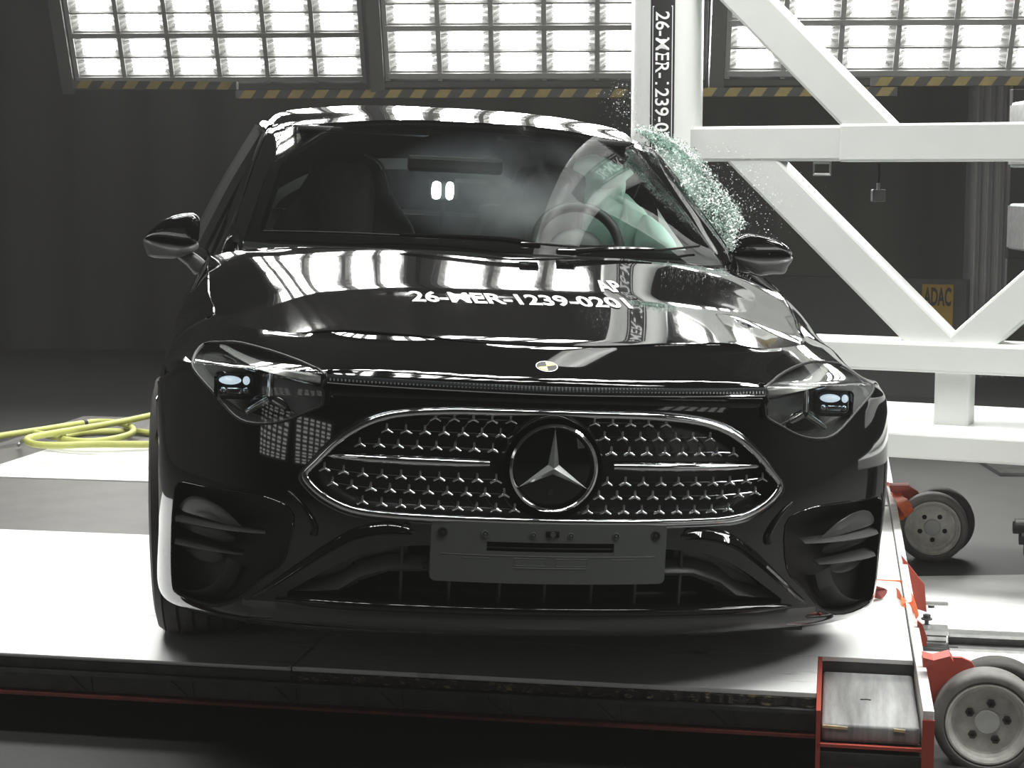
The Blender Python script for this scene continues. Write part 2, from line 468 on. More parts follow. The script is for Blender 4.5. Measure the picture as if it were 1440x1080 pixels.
hazard('hazard_rail', Wd(978, 130, 9.4), Wd(1262, 129, 9.2), 0.045, 'lower yellow and black taped rail between white pole and upper brace', 8)
hazard('hazard_rail', Wd(1224, 115, 9.25), Wd(1480, 114, 9.1), 0.045, 'upper yellow and black taped rail right of the upper brace', 7)

# barrier wall, sign, column, hanging box, camera housings
A, B = Wd(1040, 386, 11.6), Wd(1362, 391, 11.0)
low = MB(); low.bar(Vector((A.x, A.y, A.z / 2)), Vector((B.x, B.y, A.z / 2)), 0.12, A.z)
tag(low.build('barrier_wall', LOWWALL), 'low grey barrier wall behind the white diagonal beam, carrying the yellow sign', 'wall')
sign = empty('wall_sign'); tag(sign, 'small yellow sign with black capital letters on the grey barrier wall', 'sign')
sa, sb = Wd(1297, 400, 10.98), Wd(1341, 400, 10.92)
sdir = (Vector((sb.x, sb.y, 0)) - Vector((sa.x, sa.y, 0))).normalized(); snr = Vector((sdir.y, -sdir.x, 0))
sw = (Vector((sb.x - sa.x, sb.y - sa.y, 0))).length; sh = 0.34
sc = (sa + sb) / 2 - Vector((0, 0, sh / 2))
Ms = Matrix((sdir, Vector((0, 0, 1)), snr)).transposed().to_4x4(); Ms.translation = sc
sign.matrix_world = Ms
MB().box((0, 0, 0), (sw, sh, 0.012)).build('sign_board', SIGNY, sign)
tv, tf = text_mesh('ADAC', sw * 0.88, 0.115, .03)
MB().add([(x, y + sh / 2 - 0.075, 0.0075) for x, y in tv], tf).build('sign_lettering', INK, sign, fix=False)
col = MB(); ca, cb = Wd(1362, 300, 12.2), Wd(1418, 300, 12.2)
rows = []
for zz in (0, 6.1):
    rows.append([Vector((ca.x + (cb.x - ca.x) * i / 24, 12.2 - 0.05 * abs(math.sin(i * 0.9)), zz)) for i in range(25)])
col.grid(rows); col.grid([[p + Vector((0, 0.1, 0)) for p in r] for r in rows])
tag(col.build('grey_drape', PILLARM, smooth=True), 'pale grey drape hanging to the right behind the white beams', 'drape')
hb = empty('hanging_control_box', Matrix.Translation(Wd(1235, 275, 6.12))); tag(hb, 'small dark control box hanging on a cable below the upper white beam', 'control box')
MB().box((0, 0, 0), (0.046, 0.035, 0.042), bev=0.004).build('box', STEEL, hb)
MB().box((0, 0, 0.032), (0.010, 0.010, 0.022)).build('plug', BARE, hb)
MB().tube([(0, 0, 0.04), (0.002, 0, 0.08), (0, 0, 0.108)], 0.0035).build('cable', DARK, hb)

def lampbox(u0, v0, u1, v1, y, name, label):
    c = Wd((u0 + u1) / 2, (v0 + v1) / 2, y); w = (u1 - u0) * y / F; h = (v1 - v0) * y / F
    r = empty(name, Matrix.Translation(c)); tag(r, label, 'camera housing', 'pale housings at the right edge of the frame')
    MB().box((0, 0, 0), (w, 0.3, h), bev=0.015).build('housing', mat('pale_housing', (0.5, 0.55, 0.54), 0.35), r)
    MB().box((-w / 2 - 0.004, 0, 0), (0.012, 0.26, h * 0.9)).build('edge_trim', BARE, r)
a = Wd(1427, 245, 8.2); st_ = empty('stand', Matrix.Translation((a.x, a.y, 0))); tag(st_, 'dark upright stand at the right edge carrying the pale housings', 'stand')
MB().box((.2, .1, 1.385), (.4, .06, .78), bev=.006).build('stand_panel', DARK, st_)
MB().cyl((.2, .1, 0.02), (.2, .1, 1.0), .03, n=14).build('stand_pole', STEEL, st_)
MB().box((.2, .1, .01), (.5, .4, .02), bev=.004).build('stand_foot', STEEL, st_)
lampbox(1434, 143, 1490, 235, 7.9, 'camera_housing', 'upper pale housing at the right edge, beside the upper white beam')
lampbox(1431, 287, 1490, 352, 7.9, 'camera_housing', 'lower pale housing at the right edge, above the V of white braces')

# ------------------------------------------------------------------ pole rig
G = math.radians(24)
GE1 = Vector((math.cos(G), -math.sin(G), 0)); GE2 = Vector((math.sin(G), math.cos(G), 0)); UP = Vector((0, 0, 1))
G0 = Vector((0.552, 6.41, 0))
RIG_M = Matrix((GE1, GE2, UP)).transposed().to_4x4(); RIG_M.translation = G0
RIG_I = RIG_M.inverted()
rig = empty('pole_impact_rig', RIG_M); tag(rig, 'white steel pole rig of square beams and diagonal braces the car is pressed against', 'crash rig')
def rp(u, v, off=-0.06):                              # photograph point -> rig coordinates on the plane of the beams' front faces
    o = RIG_I @ Vector((0, 0, CAMZ)); d = RIG_I.to_3x3() @ ray(u, v); k = (off - o.y) / d.y; return o + d * k
PR = 0.127
MB().cyl((0, 0, 0.48), (0, 0, 3.6), PR, n=64).build('pole', WHITEP, rig, smooth=True)
def beam(name, p0, p1, w, h, y=0.0, up=(0, 0, 1)):
    MB().bar((p0[0], y, p0[1]), (p1[0], y, p1[1]), w, h, 0.010, up).build(name, WHITEP, rig)
a, b = rp(985, 178), rp(985, 227)
zt, zb = a.z, b.z; zm1 = (zt + zb) / 2
beam('upper_beam', (0.1, zm1), (2.6, zm1), 0.125, zt - zb)
MB().box((1.68, 0, zm1), (2.08, 0.132, (zt - zb) + 0.006), bev=0.008).build('beam_sleeve', WHITEP, rig)
a, b = rp(1190, 478, -0.1), rp(1190, 519, -0.1)
z2t, z2b = a.z, b.z
beam('lower_beam', (0.05, (z2t + z2b) / 2), (2.6, (z2t + z2b) / 2), 0.2, z2t - z2b)
def brace(name, q0, q1, w):
    p0, p1 = rp(*q0), rp(*q1)
    d = Vector((p1.x - p0.x, 0, p1.z - p0.z)).normalized()
    MB().bar((p0.x, 0, p0.z), (p1.x, 0, p1.z), w, 0.12, 0.010, (0, 1, 0)).build(name, WHITEP, rig)
brace('upper_brace', (938, -114), (1250, 207), 0.131)
brace('lower_brace', (1030, 198), (1325, 497), 0.132)
brace('right_brace', (1350, 495), (1680, 207), 0.128)
pa, pb = rp(1313, 560), rp(1363, 560)
p2 = rp(1338, 600, -0.06)
MB().box(((pa.x + pb.x) / 2, 0, (p2.z + z2b) / 2), (pb.x - pa.x, 0.12, z2b - p2.z + 0.02), bev=0.012).build('short_post', WHITEP, rig)
bt = rp(1338, 598, -0.06).z
bb = rp(1327, 648, -0.30).z
MB().box((1.51, 0.1, (bt + bb) / 2), (2.3, 0.8, bt - bb), bev=0.008).build('base_slab', WHITEP, rig)
for x in (1.62, 2.5): MB().box((x, 0.2, bb / 2), (0.14, 0.5, bb)).build('base_leg', STEEL, rig)
h0, h1 = rp(1140, 227), rp(1166, 247)
hk = MB(); cx, cz = (h0.x + h1.x) / 2, (h0.z + h1.z) / 2; hw, hh = (h1.x - h0.x) / 2 - 0.004, (h0.z - h1.z) / 2 - 0.004
hk.tube(cr([(cx - hw, -0.03, cz + hh), (cx + hw, -0.03, cz + hh), (cx + hw, -0.03, cz - hh), (cx - hw, -0.03, cz - hh)], 1, True), 0.006, closed=True)
hk.build('lifting_ring', BARE, rig, smooth=True)
# lettered strip wrapped on the front of the pole
cvec = RIG_I.to_3x3() @ (-(G0 - Vector((0, 0, 0)))); ang0 = math.atan2(cvec.y, cvec.x)
def on_pole(a, z, lift): return Vector(((PR + lift) * math.cos(ang0 + a / PR), (PR + lift) * math.sin(ang0 + a / PR), z))
def pz(v): return CAMZ + ray(930, v).z * 6.28
strip = MB(); ztop, zbot = pz(-120), pz(212); off = -0.0175
strip.grid([[on_pole(off + w, z, 0.0015) for w in np.linspace(-0.043, 0.043, 9)] for z in (ztop, zbot)])
strip.build('identity_strip', INK, rig)
txt = MB()
tv, tf = text_mesh('26-MER-1239-0201', 0.50, 0.049, .012)
zc = (pz(20) - 0.25)
# reads downwards: text x -> -z, text y -> to the right (towards the camera's right)
sgn = 1
txt.add([on_pole(off + sgn * y, zc - x, 0.0025) for x, y in tv], tf)
for w in (-0.034, 0.034):
    txt.add([on_pole(off + w - 0.0012, pz(12), 0.0025), on_pole(off + w + 0.0012, pz(12), 0.0025), on_pole(off + w + 0.0012, zbot, 0.0025), on_pole(off + w - 0.0012, zbot, 0.0025)], [(0, 1, 2, 3)])
txt.add([on_pole(off + w, pz(12) + dz, 0.0025) for w, dz in ((-0.034, 0), (0.034, 0), (0.034, -0.003), (-0.034, -0.003))], [(0, 1, 2, 3)])
txt.build('strip_lettering', WHITEINK, rig, fix=False)

# ------------------------------------------------------------------ the car (x right in the picture, y to the rear, z up)
car = empty('crash_test_car', CAR_M)
tag(car, 'glossy black crash test car with almond grille, pressed against the white pole', 'car')
PC = CAR_I @ Vector((G0.x, G0.y, 1.0))                # the pole in car coordinates
def bend(p):                                          # the body is dented round the pole and shoved a little sideways
    x, y, z = p
    s = min(max((abs(x) - 0.62) / 0.26, 0), 1); x += 0.028 * s * s * (3 - 2 * s) * (1 if y < 1.6 else max(0, 1 - (y - 1.6) / 0.8))
    if x > 0 and y > 1.2:
        lim = PC.x - 0.15 - 0.03
        d = (y - PC.y) / 0.34
        over = x - lim
        if over > 0: x -= over * math.exp(-d * d)
    return Vector((x, y, z))

XC = (0, .2, .4, .54, .66, .755, .835, .885, .905)
YB = (0, .012, .045, .092, .16, .25, .35, .45, .58)
def row(z, dy, x=XC): return [(x[i], YB[i] + dy, z[i]) for i in range(9)]
T = [
 [(0, .22, .165), (.2, .22, .165), (.4, .24, .165), (.54, .27, .165), (.66, .33, .165), (.75, .40, .160), (.81, .47, .155), (.85, .53, .155), (.865, .60, .155)],
 row((.212, .212, .211, .209, .203, .192, .180, .172, .170), .058, (0, .2, .4, .54, .66, .75, .82, .87, .893)),
 row((.258, .258, .257, .254, .248, .238, .228, .222, .220), .036, (0, .2, .4, .54, .66, .755, .832, .882, .902)),
 row((.33,) * 9, .036), row((.42,) * 9, .022), row((.50,) * 9, .018), row((.59,) * 9, .028), row((.68,) * 9, .048), row((.725,) * 7 + (.712, .690), .060, XC[:7] + (.878, .894)), row((.756,) * 6 + (.746, .730, .700), .063, XC[:6] + (.825, .866, .888)),
 [(0, .071, .772), (.2, .084, .772), (.4, .120, .773), (.54, .168, .770), (.66, .240, .763), (.755, .33, .757), (.82, .43, .752), (.862, .54, .746), (.893, .68, .712)],
 [(0, .105, .790), (.2, .118, .790), (.4, .158, .790), (.54, .222, .782), (.65, .31, .776), (.735, .42, .772), (.805, .53, .766), (.857, .65, .752), (.902, .78, .704)],
 [(0, .235, .836), (.2, .252, .836), (.4, .318, .834), (.55, .42, .832), (.655, .53, .832), (.728, .68, .835), (.775, .83, .838), (.858, .85, .788), (.910, .90, .700)],
 [(0, .45, .880), (.2, .46, .879), (.4, .50, .873), (.55, .59, .862), (.665, .72, .852), (.745, .86, .848), (.792, .99, .852), (.862, 1.0, .808), (.910, 1.03, .716)],
 [(0, .75, .923), (.2, .755, .921), (.4, .78, .913), (.56, .84, .896), (.68, .93, .879), (.76, 1.04, .868), (.804, 1.14, .866), (.867, 1.14, .832), (.910, 1.17, .740)],
 [(0, .95, .952), (.2, .955, .950), (.4, .97, .941), (.565, 1.03, .921), (.685, 1.10, .904), (.768, 1.18, .894), (.812, 1.27, .876), (.864, 1.28, .850), (.902, 1.30, .772)],
 [(0, 1.10, .972), (.2, 1.12, .971), (.4, 1.17, .963), (.57, 1.24, .948), (.69, 1.30, .936), (.77, 1.36, .928), (.812, 1.40, .884), (.852, 1.44, .862), (.892, 1.50, .810)],
]
T = np.array(T)
NRK, NCK, RH, RB = 10, 12, 12, 10
nr, nc = (len(T) - 1) * NRK + 1, 8 * NCK + 1
full = np.concatenate([T[:, :0:-1] * np.array([-1, 1, 1]), T], axis=1)     # mirrored, so the spline is smooth across the middle
Mr, Mc = spline_mat(len(T), nr), spline_mat(17, 16 * NCK + 1)
GR = np.einsum('ri,ijk,cj->rck', Mr, full, Mc)
NC2 = GR.shape[1]
ZK_y = np.linspace(.10, 1.75, 331)                      # bonnet slope along the middle, integrated: steep at the nose, flatter, then kicking up before the cowl
ZK_s = np.interp(ZK_y, [.10, .262, .274, .42, .74, .82, 1.10, 1.25, 1.75], [.31, .305, .150, .140, .140, .236, .240, .12, .10])
ZK_s = np.convolve(np.pad(ZK_s, 1, 'edge'), np.ones(3) / 3, 'valid')
ZK_z = np.concatenate([[0], np.cumsum((ZK_s[1:] + ZK_s[:-1]) / 2) * (ZK_y[1] - ZK_y[0])])
ZK_z += .833 - np.interp(.235, ZK_y, ZK_z)
def zc(y): return float(np.interp(y, ZK_y, ZK_z))
def hood_z(x, y):
    x = abs(x); d = .20 * max(0, x - .22) ** 2
    xcr = float(np.interp(y, [.4, .83, 1.0, 1.2, 1.4], [.46, .55, .60, .68, .74])); e = x - xcr; w = .05
    d += .20 * (e if e > w else (0 if e < -w else (e + w) ** 2 / (4 * w)))
    t = min(max((0.47 - x) / 0.16, 0), 1); k = min(max((y - .25) / .45, 0), 1)
    return zc(y) - d + .003 * k * t * t * (3 - 2 * t)
for i in range(RH * NRK, nr):                          # the bonnet is one height field with a soft crease each side
    for j in range(2 * NCK, 14 * NCK + 1):
        GR[i, j, 2] = hood_z(GR[i, j, 0], GR[i, j, 1])
for i in range((RH - 2) * NRK, nr):                    # the wing crowns fall away smoothly from the bonnet edge to the shoulder
    bl_ = min(1.0, (i - (RH - 2) * NRK) / (2.0 * NRK))
    for sg in (-1, 1):
        z6, z8 = GR[i, 8 * NCK + sg * 6 * NCK, 2], GR[i, 8 * NCK + sg * 8 * NCK, 2]
        for k in range(1, 2 * NCK):
            t = k / (2.0 * NCK); j = 8 * NCK + sg * (6 * NCK + k); zn = z6 + (z8 - z6) * (.42 * t + .58 * t * t)
            GR[i, j, 2] += (zn - GR[i, j, 2]) * bl_
BODYV = [Vector(p) for p in GR.reshape(-1, 3)]
BODYF = [(i * NC2 + j, i * NC2 + j + 1, (i + 1) * NC2 + j + 1, (i + 1) * NC2 + j) for i in range(nr - 1) for j in range(NC2 - 1)]
BVH = BVHTree.FromPolygons(BODYV, BODYF)
def front(x, z, lift=0.0):                            # the skin point met when looking along +y at (x, z)
    h = BVH.ray_cast(Vector((x, -1, z)), Vector((0, 1, 0)))
    if h[0] is None: return Vector((x, 0.6, z))
    n = h[1] if h[1].y < 0 else -h[1]
    return h[0] + n * lift
def top(x, y, lift=0.0):
    h = BVH.ray_cast(Vector((x, y, 3)), Vector((0, 0, -1)))
    if h[0] is None: return Vector((x, y, 0.9))
    n = h[1] if h[1].z > 0 else -h[1]
    return h[0] + n * lift

# openings, as (x, z) outlines on the nose
def sym(pts): return [(-x, z) for x, z in pts[::-1]]
def smooth2(P, n=5, closed=True): return [(p.x, p.y) for p in cr([(a, b, 0) for a, b in P], n, closed)]
gtop = [(-.530, .548), (-.508, .577), (-.472, .617), (-.430, .650), (-.380, .676), (-.320, .691), (-.22, .700), (-.11, .702), (0, .7025)]
gbot = [(0, .4715), (.15, .4715), (.27, .472), (.37, .474), (.43, .481), (.478, .499), (.512, .522)]
GRILLE = gtop + [(-x, z) for x, z in gtop[-2::-1]] + [(x, z) for x, z in gbot[::-1]] + [(-x, z) for x, z in gbot[1:]]
GRILLE = [p for p in GRILLE]
INTAKE = [(-.572, .272), (-.545, .292), (-.47, .345), (-.41, .381), (-.35, .402), (-.27, .410), (0, .411), (.27, .410), (.35, .402), (.41, .381), (.47, .345), (.545, .292), (.572, .272), (.48, .266), (0, .264), (-.48, .266)]
VENT_R = smooth2([(.552, .455), (.60, .486), (.68, .493), (.775, .487), (.838, .478), (.850, .42), (.853, .33), (.848, .235), (.83, .212), (.745, .212), (.68, .24), (.62, .30), (.57, .350)], 3)
LAMP_R = smooth2([(.492, .765), (.50, .735), (.492, .703), (.535, .678), (.585, .655), (.645, .645), (.69, .655), (.745, .695), (.80, .735), (.812, .757), (.79, .780), (.745, .790), (.68, .798), (.58, .788)], 3)
POLYS = {'grille': GRILLE, 'intake': INTAKE, 'vent_l': sym(VENT_R), 'vent_r': VENT_R, 'lamp_l': sym(LAMP_R), 'lamp_r': LAMP_R}

def cut(V, Fc, poly, region=lambda f, V: True):
    """split a quad/tri mesh along an (x, z) outline: returns faces outside, faces inside (vertices are snapped to the outline)"""
    bx0, bx1 = min(p[0] for p in poly) - .03, max(p[0] for p in poly) + .03
    bz0, bz1 = min(p[1] for p in poly) - .03, max(p[1] for p in poly) + .03
    near = [f for f in Fc if any(bx0 < V[i].x < bx1 and bz0 < V[i].z < bz1 for i in f) and region(f, V)]
    nearset = set(near); far = [f for f in Fc if f not in nearset]
    st = {}
    for f in near:
        for i in f:
            if i not in st: st[i] = 1 if inside(poly, V[i].x, V[i].z) else -1
    edges = set()
    for f in near:
        for k in range(len(f)): edges.add(tuple(sorted((f[k], f[(k + 1) % len(f)]))))
    for a, b in edges:
        if st[a] * st[b] >= 0: continue
        lo, hi = 0.0, 1.0
        for _ in range(18):
            mid = (lo + hi) / 2; p = V[a].lerp(V[b], mid)
            if (1 if inside(poly, p.x, p.z) else -1) == st[a]: lo = mid
            else: hi = mid
        if lo < 0.5: V[a] = V[a].lerp(V[b], lo); st[a] = 0
        else: V[b] = V[a].lerp(V[b], lo); st[b] = 0
    ins, outs = [], []
    for f in near:
        parts = [f]
        if len(f) == 4:
            s = [st[i] for i in f]
            if any(x > 0 for x in s) and any(x < 0 for x in s):
                if s[0] * s[2] < 0: parts = [(f[0], f[1], f[3]), (f[1], f[2], f[3])]
                else: parts = [(f[0], f[1], f[2]), (f[0], f[2], f[3])]
        for p in parts:
            s = [st[i] for i in p]
            if any(x > 0 for x in s): ins.append(p)
            elif any(x < 0 for x in s): outs.append(p)
            else:
                c = sum((V[i] for i in p), Vector()) / len(p)
                (ins if inside(poly, c.x, c.z) else outs).append(p)
    return far + outs, ins

V = BODYV[:]; FREM = BODYF[:]; INS = {}
for k, poly in POLYS.items():
    FREM, INS[k] = cut(V, FREM, poly, lambda f, V: V[f[0]].y < 0.72)
def sub(Fc, mb=None, off=Vector()):
    mb = mb or MB(); used = {}; vs = []
    fs = []
    for f in Fc:
        g = []
        for i in f:
            if i not in used: used[i] = len(vs); vs.append(bend(V[i]) + off)
            g.append(used[i])
        fs.append(tuple(g))
    return mb.add(vs, fs)
def border(Fc):
    cnt = {}
    for f in Fc:
        for k in range(len(f)):
            e = (f[k], f[(k + 1) % len(f)]); s = tuple(sorted(e)); cnt.setdefault(s, []).append(e)
    return [v[0] for v in cnt.values() if len(v) == 1]
def recess(Fc, off, taper=0.0):                        # floor of a recess plus its side walls
    mb = MB(); sub(Fc, mb, off)
    for a, b in border(Fc):
        p, q = bend(V[a]), bend(V[b]); mb.add([p, q, q + off, p + off], [(0, 1, 2, 3)])
    return mb
# panels of the shell
gi = lambda f: (f[0] // NC2, abs(f[0] % NC2 + 0.5 - 8 * NCK))
hood_f, wing_l, wing_r, bump_f = [], [], [], []
for f in FREM:
    r = min(i // NC2 for i in f); c = sum(i % NC2 for i in f) / len(f) - 8 * NCK
    if r >= RH * NRK and abs(c) < 6 * NCK: hood_f.append(f)
    elif (r >= RB * NRK and abs(c) > 6 * NCK) or (abs(c) > 7 * NCK and r >= (RB - 1) * NRK): (wing_l if c < 0 else wing_r).append(f)
    else: bump_f.append(f)
hood = sub(hood_f).build('hood', PAINT, car, smooth=True, angle=180)
bumper = sub(bump_f).build('bumper_skin', PAINT, car, smooth=True, angle=60)

# flanks: wings behind the bumper, doors, rear quarters
def flank(sx, y):                                      # half section of the side at station y: from the shoulder down to the sill
    if y < 1.5: zt = np.interp(y, [.60, .68, .76, .88, 1.02, 1.16, 1.30, 1.5], [.660, .712, .704, .698, .714, .739, .772, .810]); xt = np.interp(y, [.58, .68, .78, .90, 1.03, 1.17, 1.3, 1.5], [.896, .893, .902, .910, .910, .910, .902, .892])
    else: zt = np.interp(y, [1.5, 1.7, 4.3, 4.68], [.810, .88, .95, .93]); xt = np.interp(y, [1.5, 1.7, 3.6, 4.3, 4.68], [.892, .84, .83, .78, .62])
    w = np.interp(y, [.58, .8, 1.4, 1.9, 3.8, 4.4, 4.68], [.905, .935, .92, .885, .90, .86, .66])
    out = []
    for t in np.linspace(0, 1, 15):
        z = zt + (0.19 - zt) * t
        x = xt + (w - xt) * math.sin(min(t * 2.2, 1) * math.pi / 2) - 0.06 * max(0, (t - .6) / .4) ** 2
        out.append(bend((sx * x, y, z)))
    return out
WHEELS = [(-1, .87), (1, .87), (-1, 3.66), (1, 3.66)]
def flank_mb(sx, y0, y1, n):
    ys = np.linspace(y0, y1, n); rows = [flank(sx, y) for y in ys]; mb = MB()
    vs = [p for r in rows for p in r]; nrow = len(rows[0])
    vv = [p.copy() for p in vs]
    def rad(p): return min(math.hypot(p.y - wy, p.z - .335) for _, wy in WHEELS)
    fs = []
    for i in range(n - 1):
        for j in range(nrow - 1):
            q = (i * nrow + j, i * nrow + j + 1, (i + 1) * nrow + j + 1, (i + 1) * nrow + j)
            ins_ = [rad(vs[k]) < .350 for k in q]
            if all(ins_): continue
            fs.append(q)
    for k, p in enumerate(vv):                         # pull stray corners on to the wheel arch
        for _, wy in WHEELS:
            r = math.hypot(p.y - wy, p.z - .335)
            if r < .350 and r > 1e-4: s = .350 / r; p.y = wy + (p.y - wy) * s; p.z = .335 + (p.z - .335) * s
    return mb.add(vv, fs)
for sx, wf in ((-1, wing_l), (1, wing_r)):
    m = sub(wf); fm = flank_mb(sx, .60, 1.5, 60); m.add(fm.v, fm.f)
    m.build('front_wing', PAINT, car, smooth=True, angle=60)
    d = flank_mb(sx, 1.503, 2.55, 60); d.build('front_door', PAINT, car, smooth=True, angle=60)
    d = flank_mb(sx, 2.555, 4.68, 90); d.build('rear_quarter', PAINT, car, smooth=True, angle=60)
m = MB(); m.grid([[flank(-1, 4.68)[k].lerp(flank(1, 4.68)[k], t) for k in range(15)] for t in np.linspace(0, 1, 7)])
m.build('tail_panel', PAINT, car, smooth=True)
m = MB(); m.box((0, 2.55, .24), (1.4, 4.0, .03)); m.build('underbody', DARK, car)

# seams: bonnet edge lines
def seam(name, pts, r=0.0022, mm=GLOSS): return MB().tube([bend(p) for p in pts], r, 6).build(name, mm, car, smooth=True)
hr = RH * NRK
edge = [Vector(GR[i, 8 * NCK - 6 * NCK]) for i in range(nr - 1, hr, -1)] + [Vector(GR[hr, j]) for j in range(2 * NCK, 14 * NCK + 1)] + [Vector(GR[i, 14 * NCK]) for i in range(hr + 1, nr)]
seam('hood_seam', edge, 0.003, GLOSS)

# ---- grille
grille = recess(INS['grille'], Vector((0, .045, 0))).build('grille', LATTICE, car, smooth=False)
gl = [front(x, z, 0.002) for x, z in smooth2(GRILLE, 3)]
MB().tube([bend(p) for p in gl], 0.0085, 10, True).build('chrome_surround', CHROME, grille, smooth=True)
gl2 = [bend(front(x * 1.022, .587 + (z - .587) * 1.09, 0.000)) for x, z in smooth2(GRILLE, 3)]
MB().tube(gl2, 0.004, 8, True).build('outer_chrome_line', DIMCHROME, grille, smooth=True)
def gp(x, z, d): p = front(x, z); return bend(p) + Vector((0, d, 0))
STARM = mat('brushed_chrome_star', (.92, .92, .92), .17, 1.0)
star = MB()
for a in (90, 210, 330):
    c, s = math.cos(math.radians(a)), math.sin(math.radians(a)); L = 0.0135
    star.tube([(0, 0, 0), (c * L * .5, 0, s * L * .5), (c * L, 0, s * L)], [.0036, .0032, .0026], 8)
star0 = None
rowsdef = [(.684, 0, 1), (.654, .022, 1), (.622, .038, 1), (.557, .030, 1), (.527, .012, 1), (.495, -.012, 1)]
inner = [(x * .955, .587 + (z - .587) * .9) for x, z in GRILLE]
thin = MB(); starspots = {}
for sx in (-1, 1):
    for ri, (z, sh_, _) in enumerate(rowsdef):
        for k in range(12):
            x = .092 + sh_ + k * .0408
            zz = z - (.0 if k < 6 else .0012 * (k - 6) ** 2 * (1 if ri < 3 else -.6))
            if not inside(inner, x * sx, zz) or math.hypot(x, zz - .587) < .112: continue
            starspots[(sx, ri, k)] = (x * sx, zz)
for (sx, ri, k), (x, z) in starspots.items():
    p = gp(x, z, .012)
    if star0 is None: o = star.build('grille_star', STARM, grille, smooth=True, angle=60); star0 = o.data
    else: o = bpy.data.objects.new('grille_star', star0); COL.objects.link(o); o.parent = grille
    o.location = p
    for q in ((sx, ri, k + 1), (sx, ri + 1, k)):
        if q in starspots and not (q[1] == 3 and ri == 2):
            x2, z2 = starspots[q]; b = .006 if q[1] != ri else 0
            pts = [gp(x + (x2 - x) * t + sx * b * math.sin(math.pi * t), z + (z2 - z) * t, .016) for t in (0, .33, .66, 1)]
            thin.tube(pts, .0013, 5)
thin.build('lattice_wires', DIMCHROME, grille, smooth=True)['kind'] = 'stuff'
for sx in (-1, 1):                                     # horizontal chrome blade each side of the badge
    pts = [gp(sx * x, .591, d) for x, d in ((.137, .012), (.2, .004), (.3, 0), (.4, .002), (.47, .008), (.497, .02))]
    m = MB(); rows = []
    for (p, hgt) in zip(pts, (.010, .012, .012, .011, .009, .004)):
        rows.append([p + Vector((0, .012, hgt)), p + Vector((0, -.002, hgt * .6)), p + Vector((0, -.006, 0)), p + Vector((0, -.002, -hgt * .6)), p + Vector((0, .012, -hgt))])
    m.grid(rows); m.build('chrome_blade', CHROME, grille, smooth=True, angle=70)
# badge
bc = front(0, .588) + Vector((0, .006, 0))
Mb = Matrix.Translation(bc) @ Matrix.Rotation(math.radians(90), 4, 'X')        # local z -> -y
badge = MB().lathe([(0.0001, .004), (.088, .004), (.094, 0), (.094, -.04)], Mb, 64).build('badge', GLOSS, car, smooth=True)
MB().lathe([(.086, .004), (.0875, .012), (.092, .016), (.0965, .013), (.0985, .004), (.0985, -.03)], Mb, 72).build('badge_ring', CHROME, badge, smooth=True)
MB().lathe([(.100, -.03), (.108, .0), (.116, -.014), (.119, -.03)], Mb, 72).build('badge_collar', GLOSS, badge, smooth=True)
for a in (90, 210, 330):
    c, s = math.cos(math.radians(a)), math.sin(math.radians(a)); L = .086; w = .012
    def P(r, t, h): return bc + Vector((c * r - s * t, -h, s * r + c * t))
    i0 = w / math.tan(math.radians(60)) 
    MB().add([P(L, 0, .008), P(i0, w, .006), P(i0, -w, .006), P(0, 0, .017)], [(0, 1, 3), (0, 3, 2)]).build('star_arm', SILVER, badge, fix=False)
MB().cyl(bc + Vector((-.004, -.004, -.054)), bc + Vector((-.004, -.009, -.054)), .007, .006, 20).build('badge_camera', MATTE, badge)

# ---- lower intake, number plate carrier
CHEEK = mat('lit_satin_plastic', (.17, .175, .17), .35)  # lighter copy of the satin plastic, front light put into its colour
intake = recess(INS['intake'], Vector((0, .10, 0))).build('lower_intake', DARK, car)
for sx in (-1, 1):                                     # inner cheeks of the intake and its wing bow, lightened in colour as if lit
    m = MB()
    pts = [(sx * x, z) for x, z in ((.565, .277), (.50, .284), (.45, .292), (.405, .325), (.34, .348), (.26, .350))]
    rows = []
    for t, (x, z) in enumerate(pts):
        p = front(x, z); w = (.004, .006, .016, .018, .014, .012)[t]
        rows.append([bend(p) + Vector((0, .055, w + .012)), bend(p) + Vector((0, .030, w)), bend(p) + Vector((0, .024, 0)), bend(p) + Vector((0, .045, -w * .8))])
    m.grid(rows); m.build('intake_wing', CHEEK, intake, smooth=True)
    q = [(.30, .352), (.42, .345), (.405, .30), (.44, .28), (.55, .275), (.50, .318), (.42, .374), (.36, .392), (.30, .40)]
    m = MB().prism([(sx * x, z) for x, z in q], lambda x, z, t: bend(front(x, z)) + Vector((0, t, 0)), .07, .085)
    m.build('intake_cheek', CHEEK, intake)
pts = [(x, .350 + .006 * (1 - (x / .27) ** 2)) for x in np.linspace(-.27, .27, 13)]
m = MB(); m.grid([[bend(front(x, z)) + Vector((0, d, e)) for d, e in ((.055, .022), (.030, .012), (.024, 0), (.045, -.010))] for x, z in pts])
m.build('intake_bow', SATIN, intake, smooth=True)
for x in (-.315, -.21, -.10, 0, .105, .205, .31):
    z0, z1 = .268, .405
    p0, p1 = front(x, z0), front(x, z1)
    MB().bar(bend(p0) + Vector((0, .045, 0)), bend(p1) + Vector((0, .05, 0)), .006, .03, .001, (0, 1, 0)).build('intake_rib', SATIN, intake)
MB().tube([bend(front(x, .292)) + Vector((0, .06, 0)) for x in np.linspace(-.36, .36, 9)], .007, 6).build('intake_crossbar', MATTE, intake)
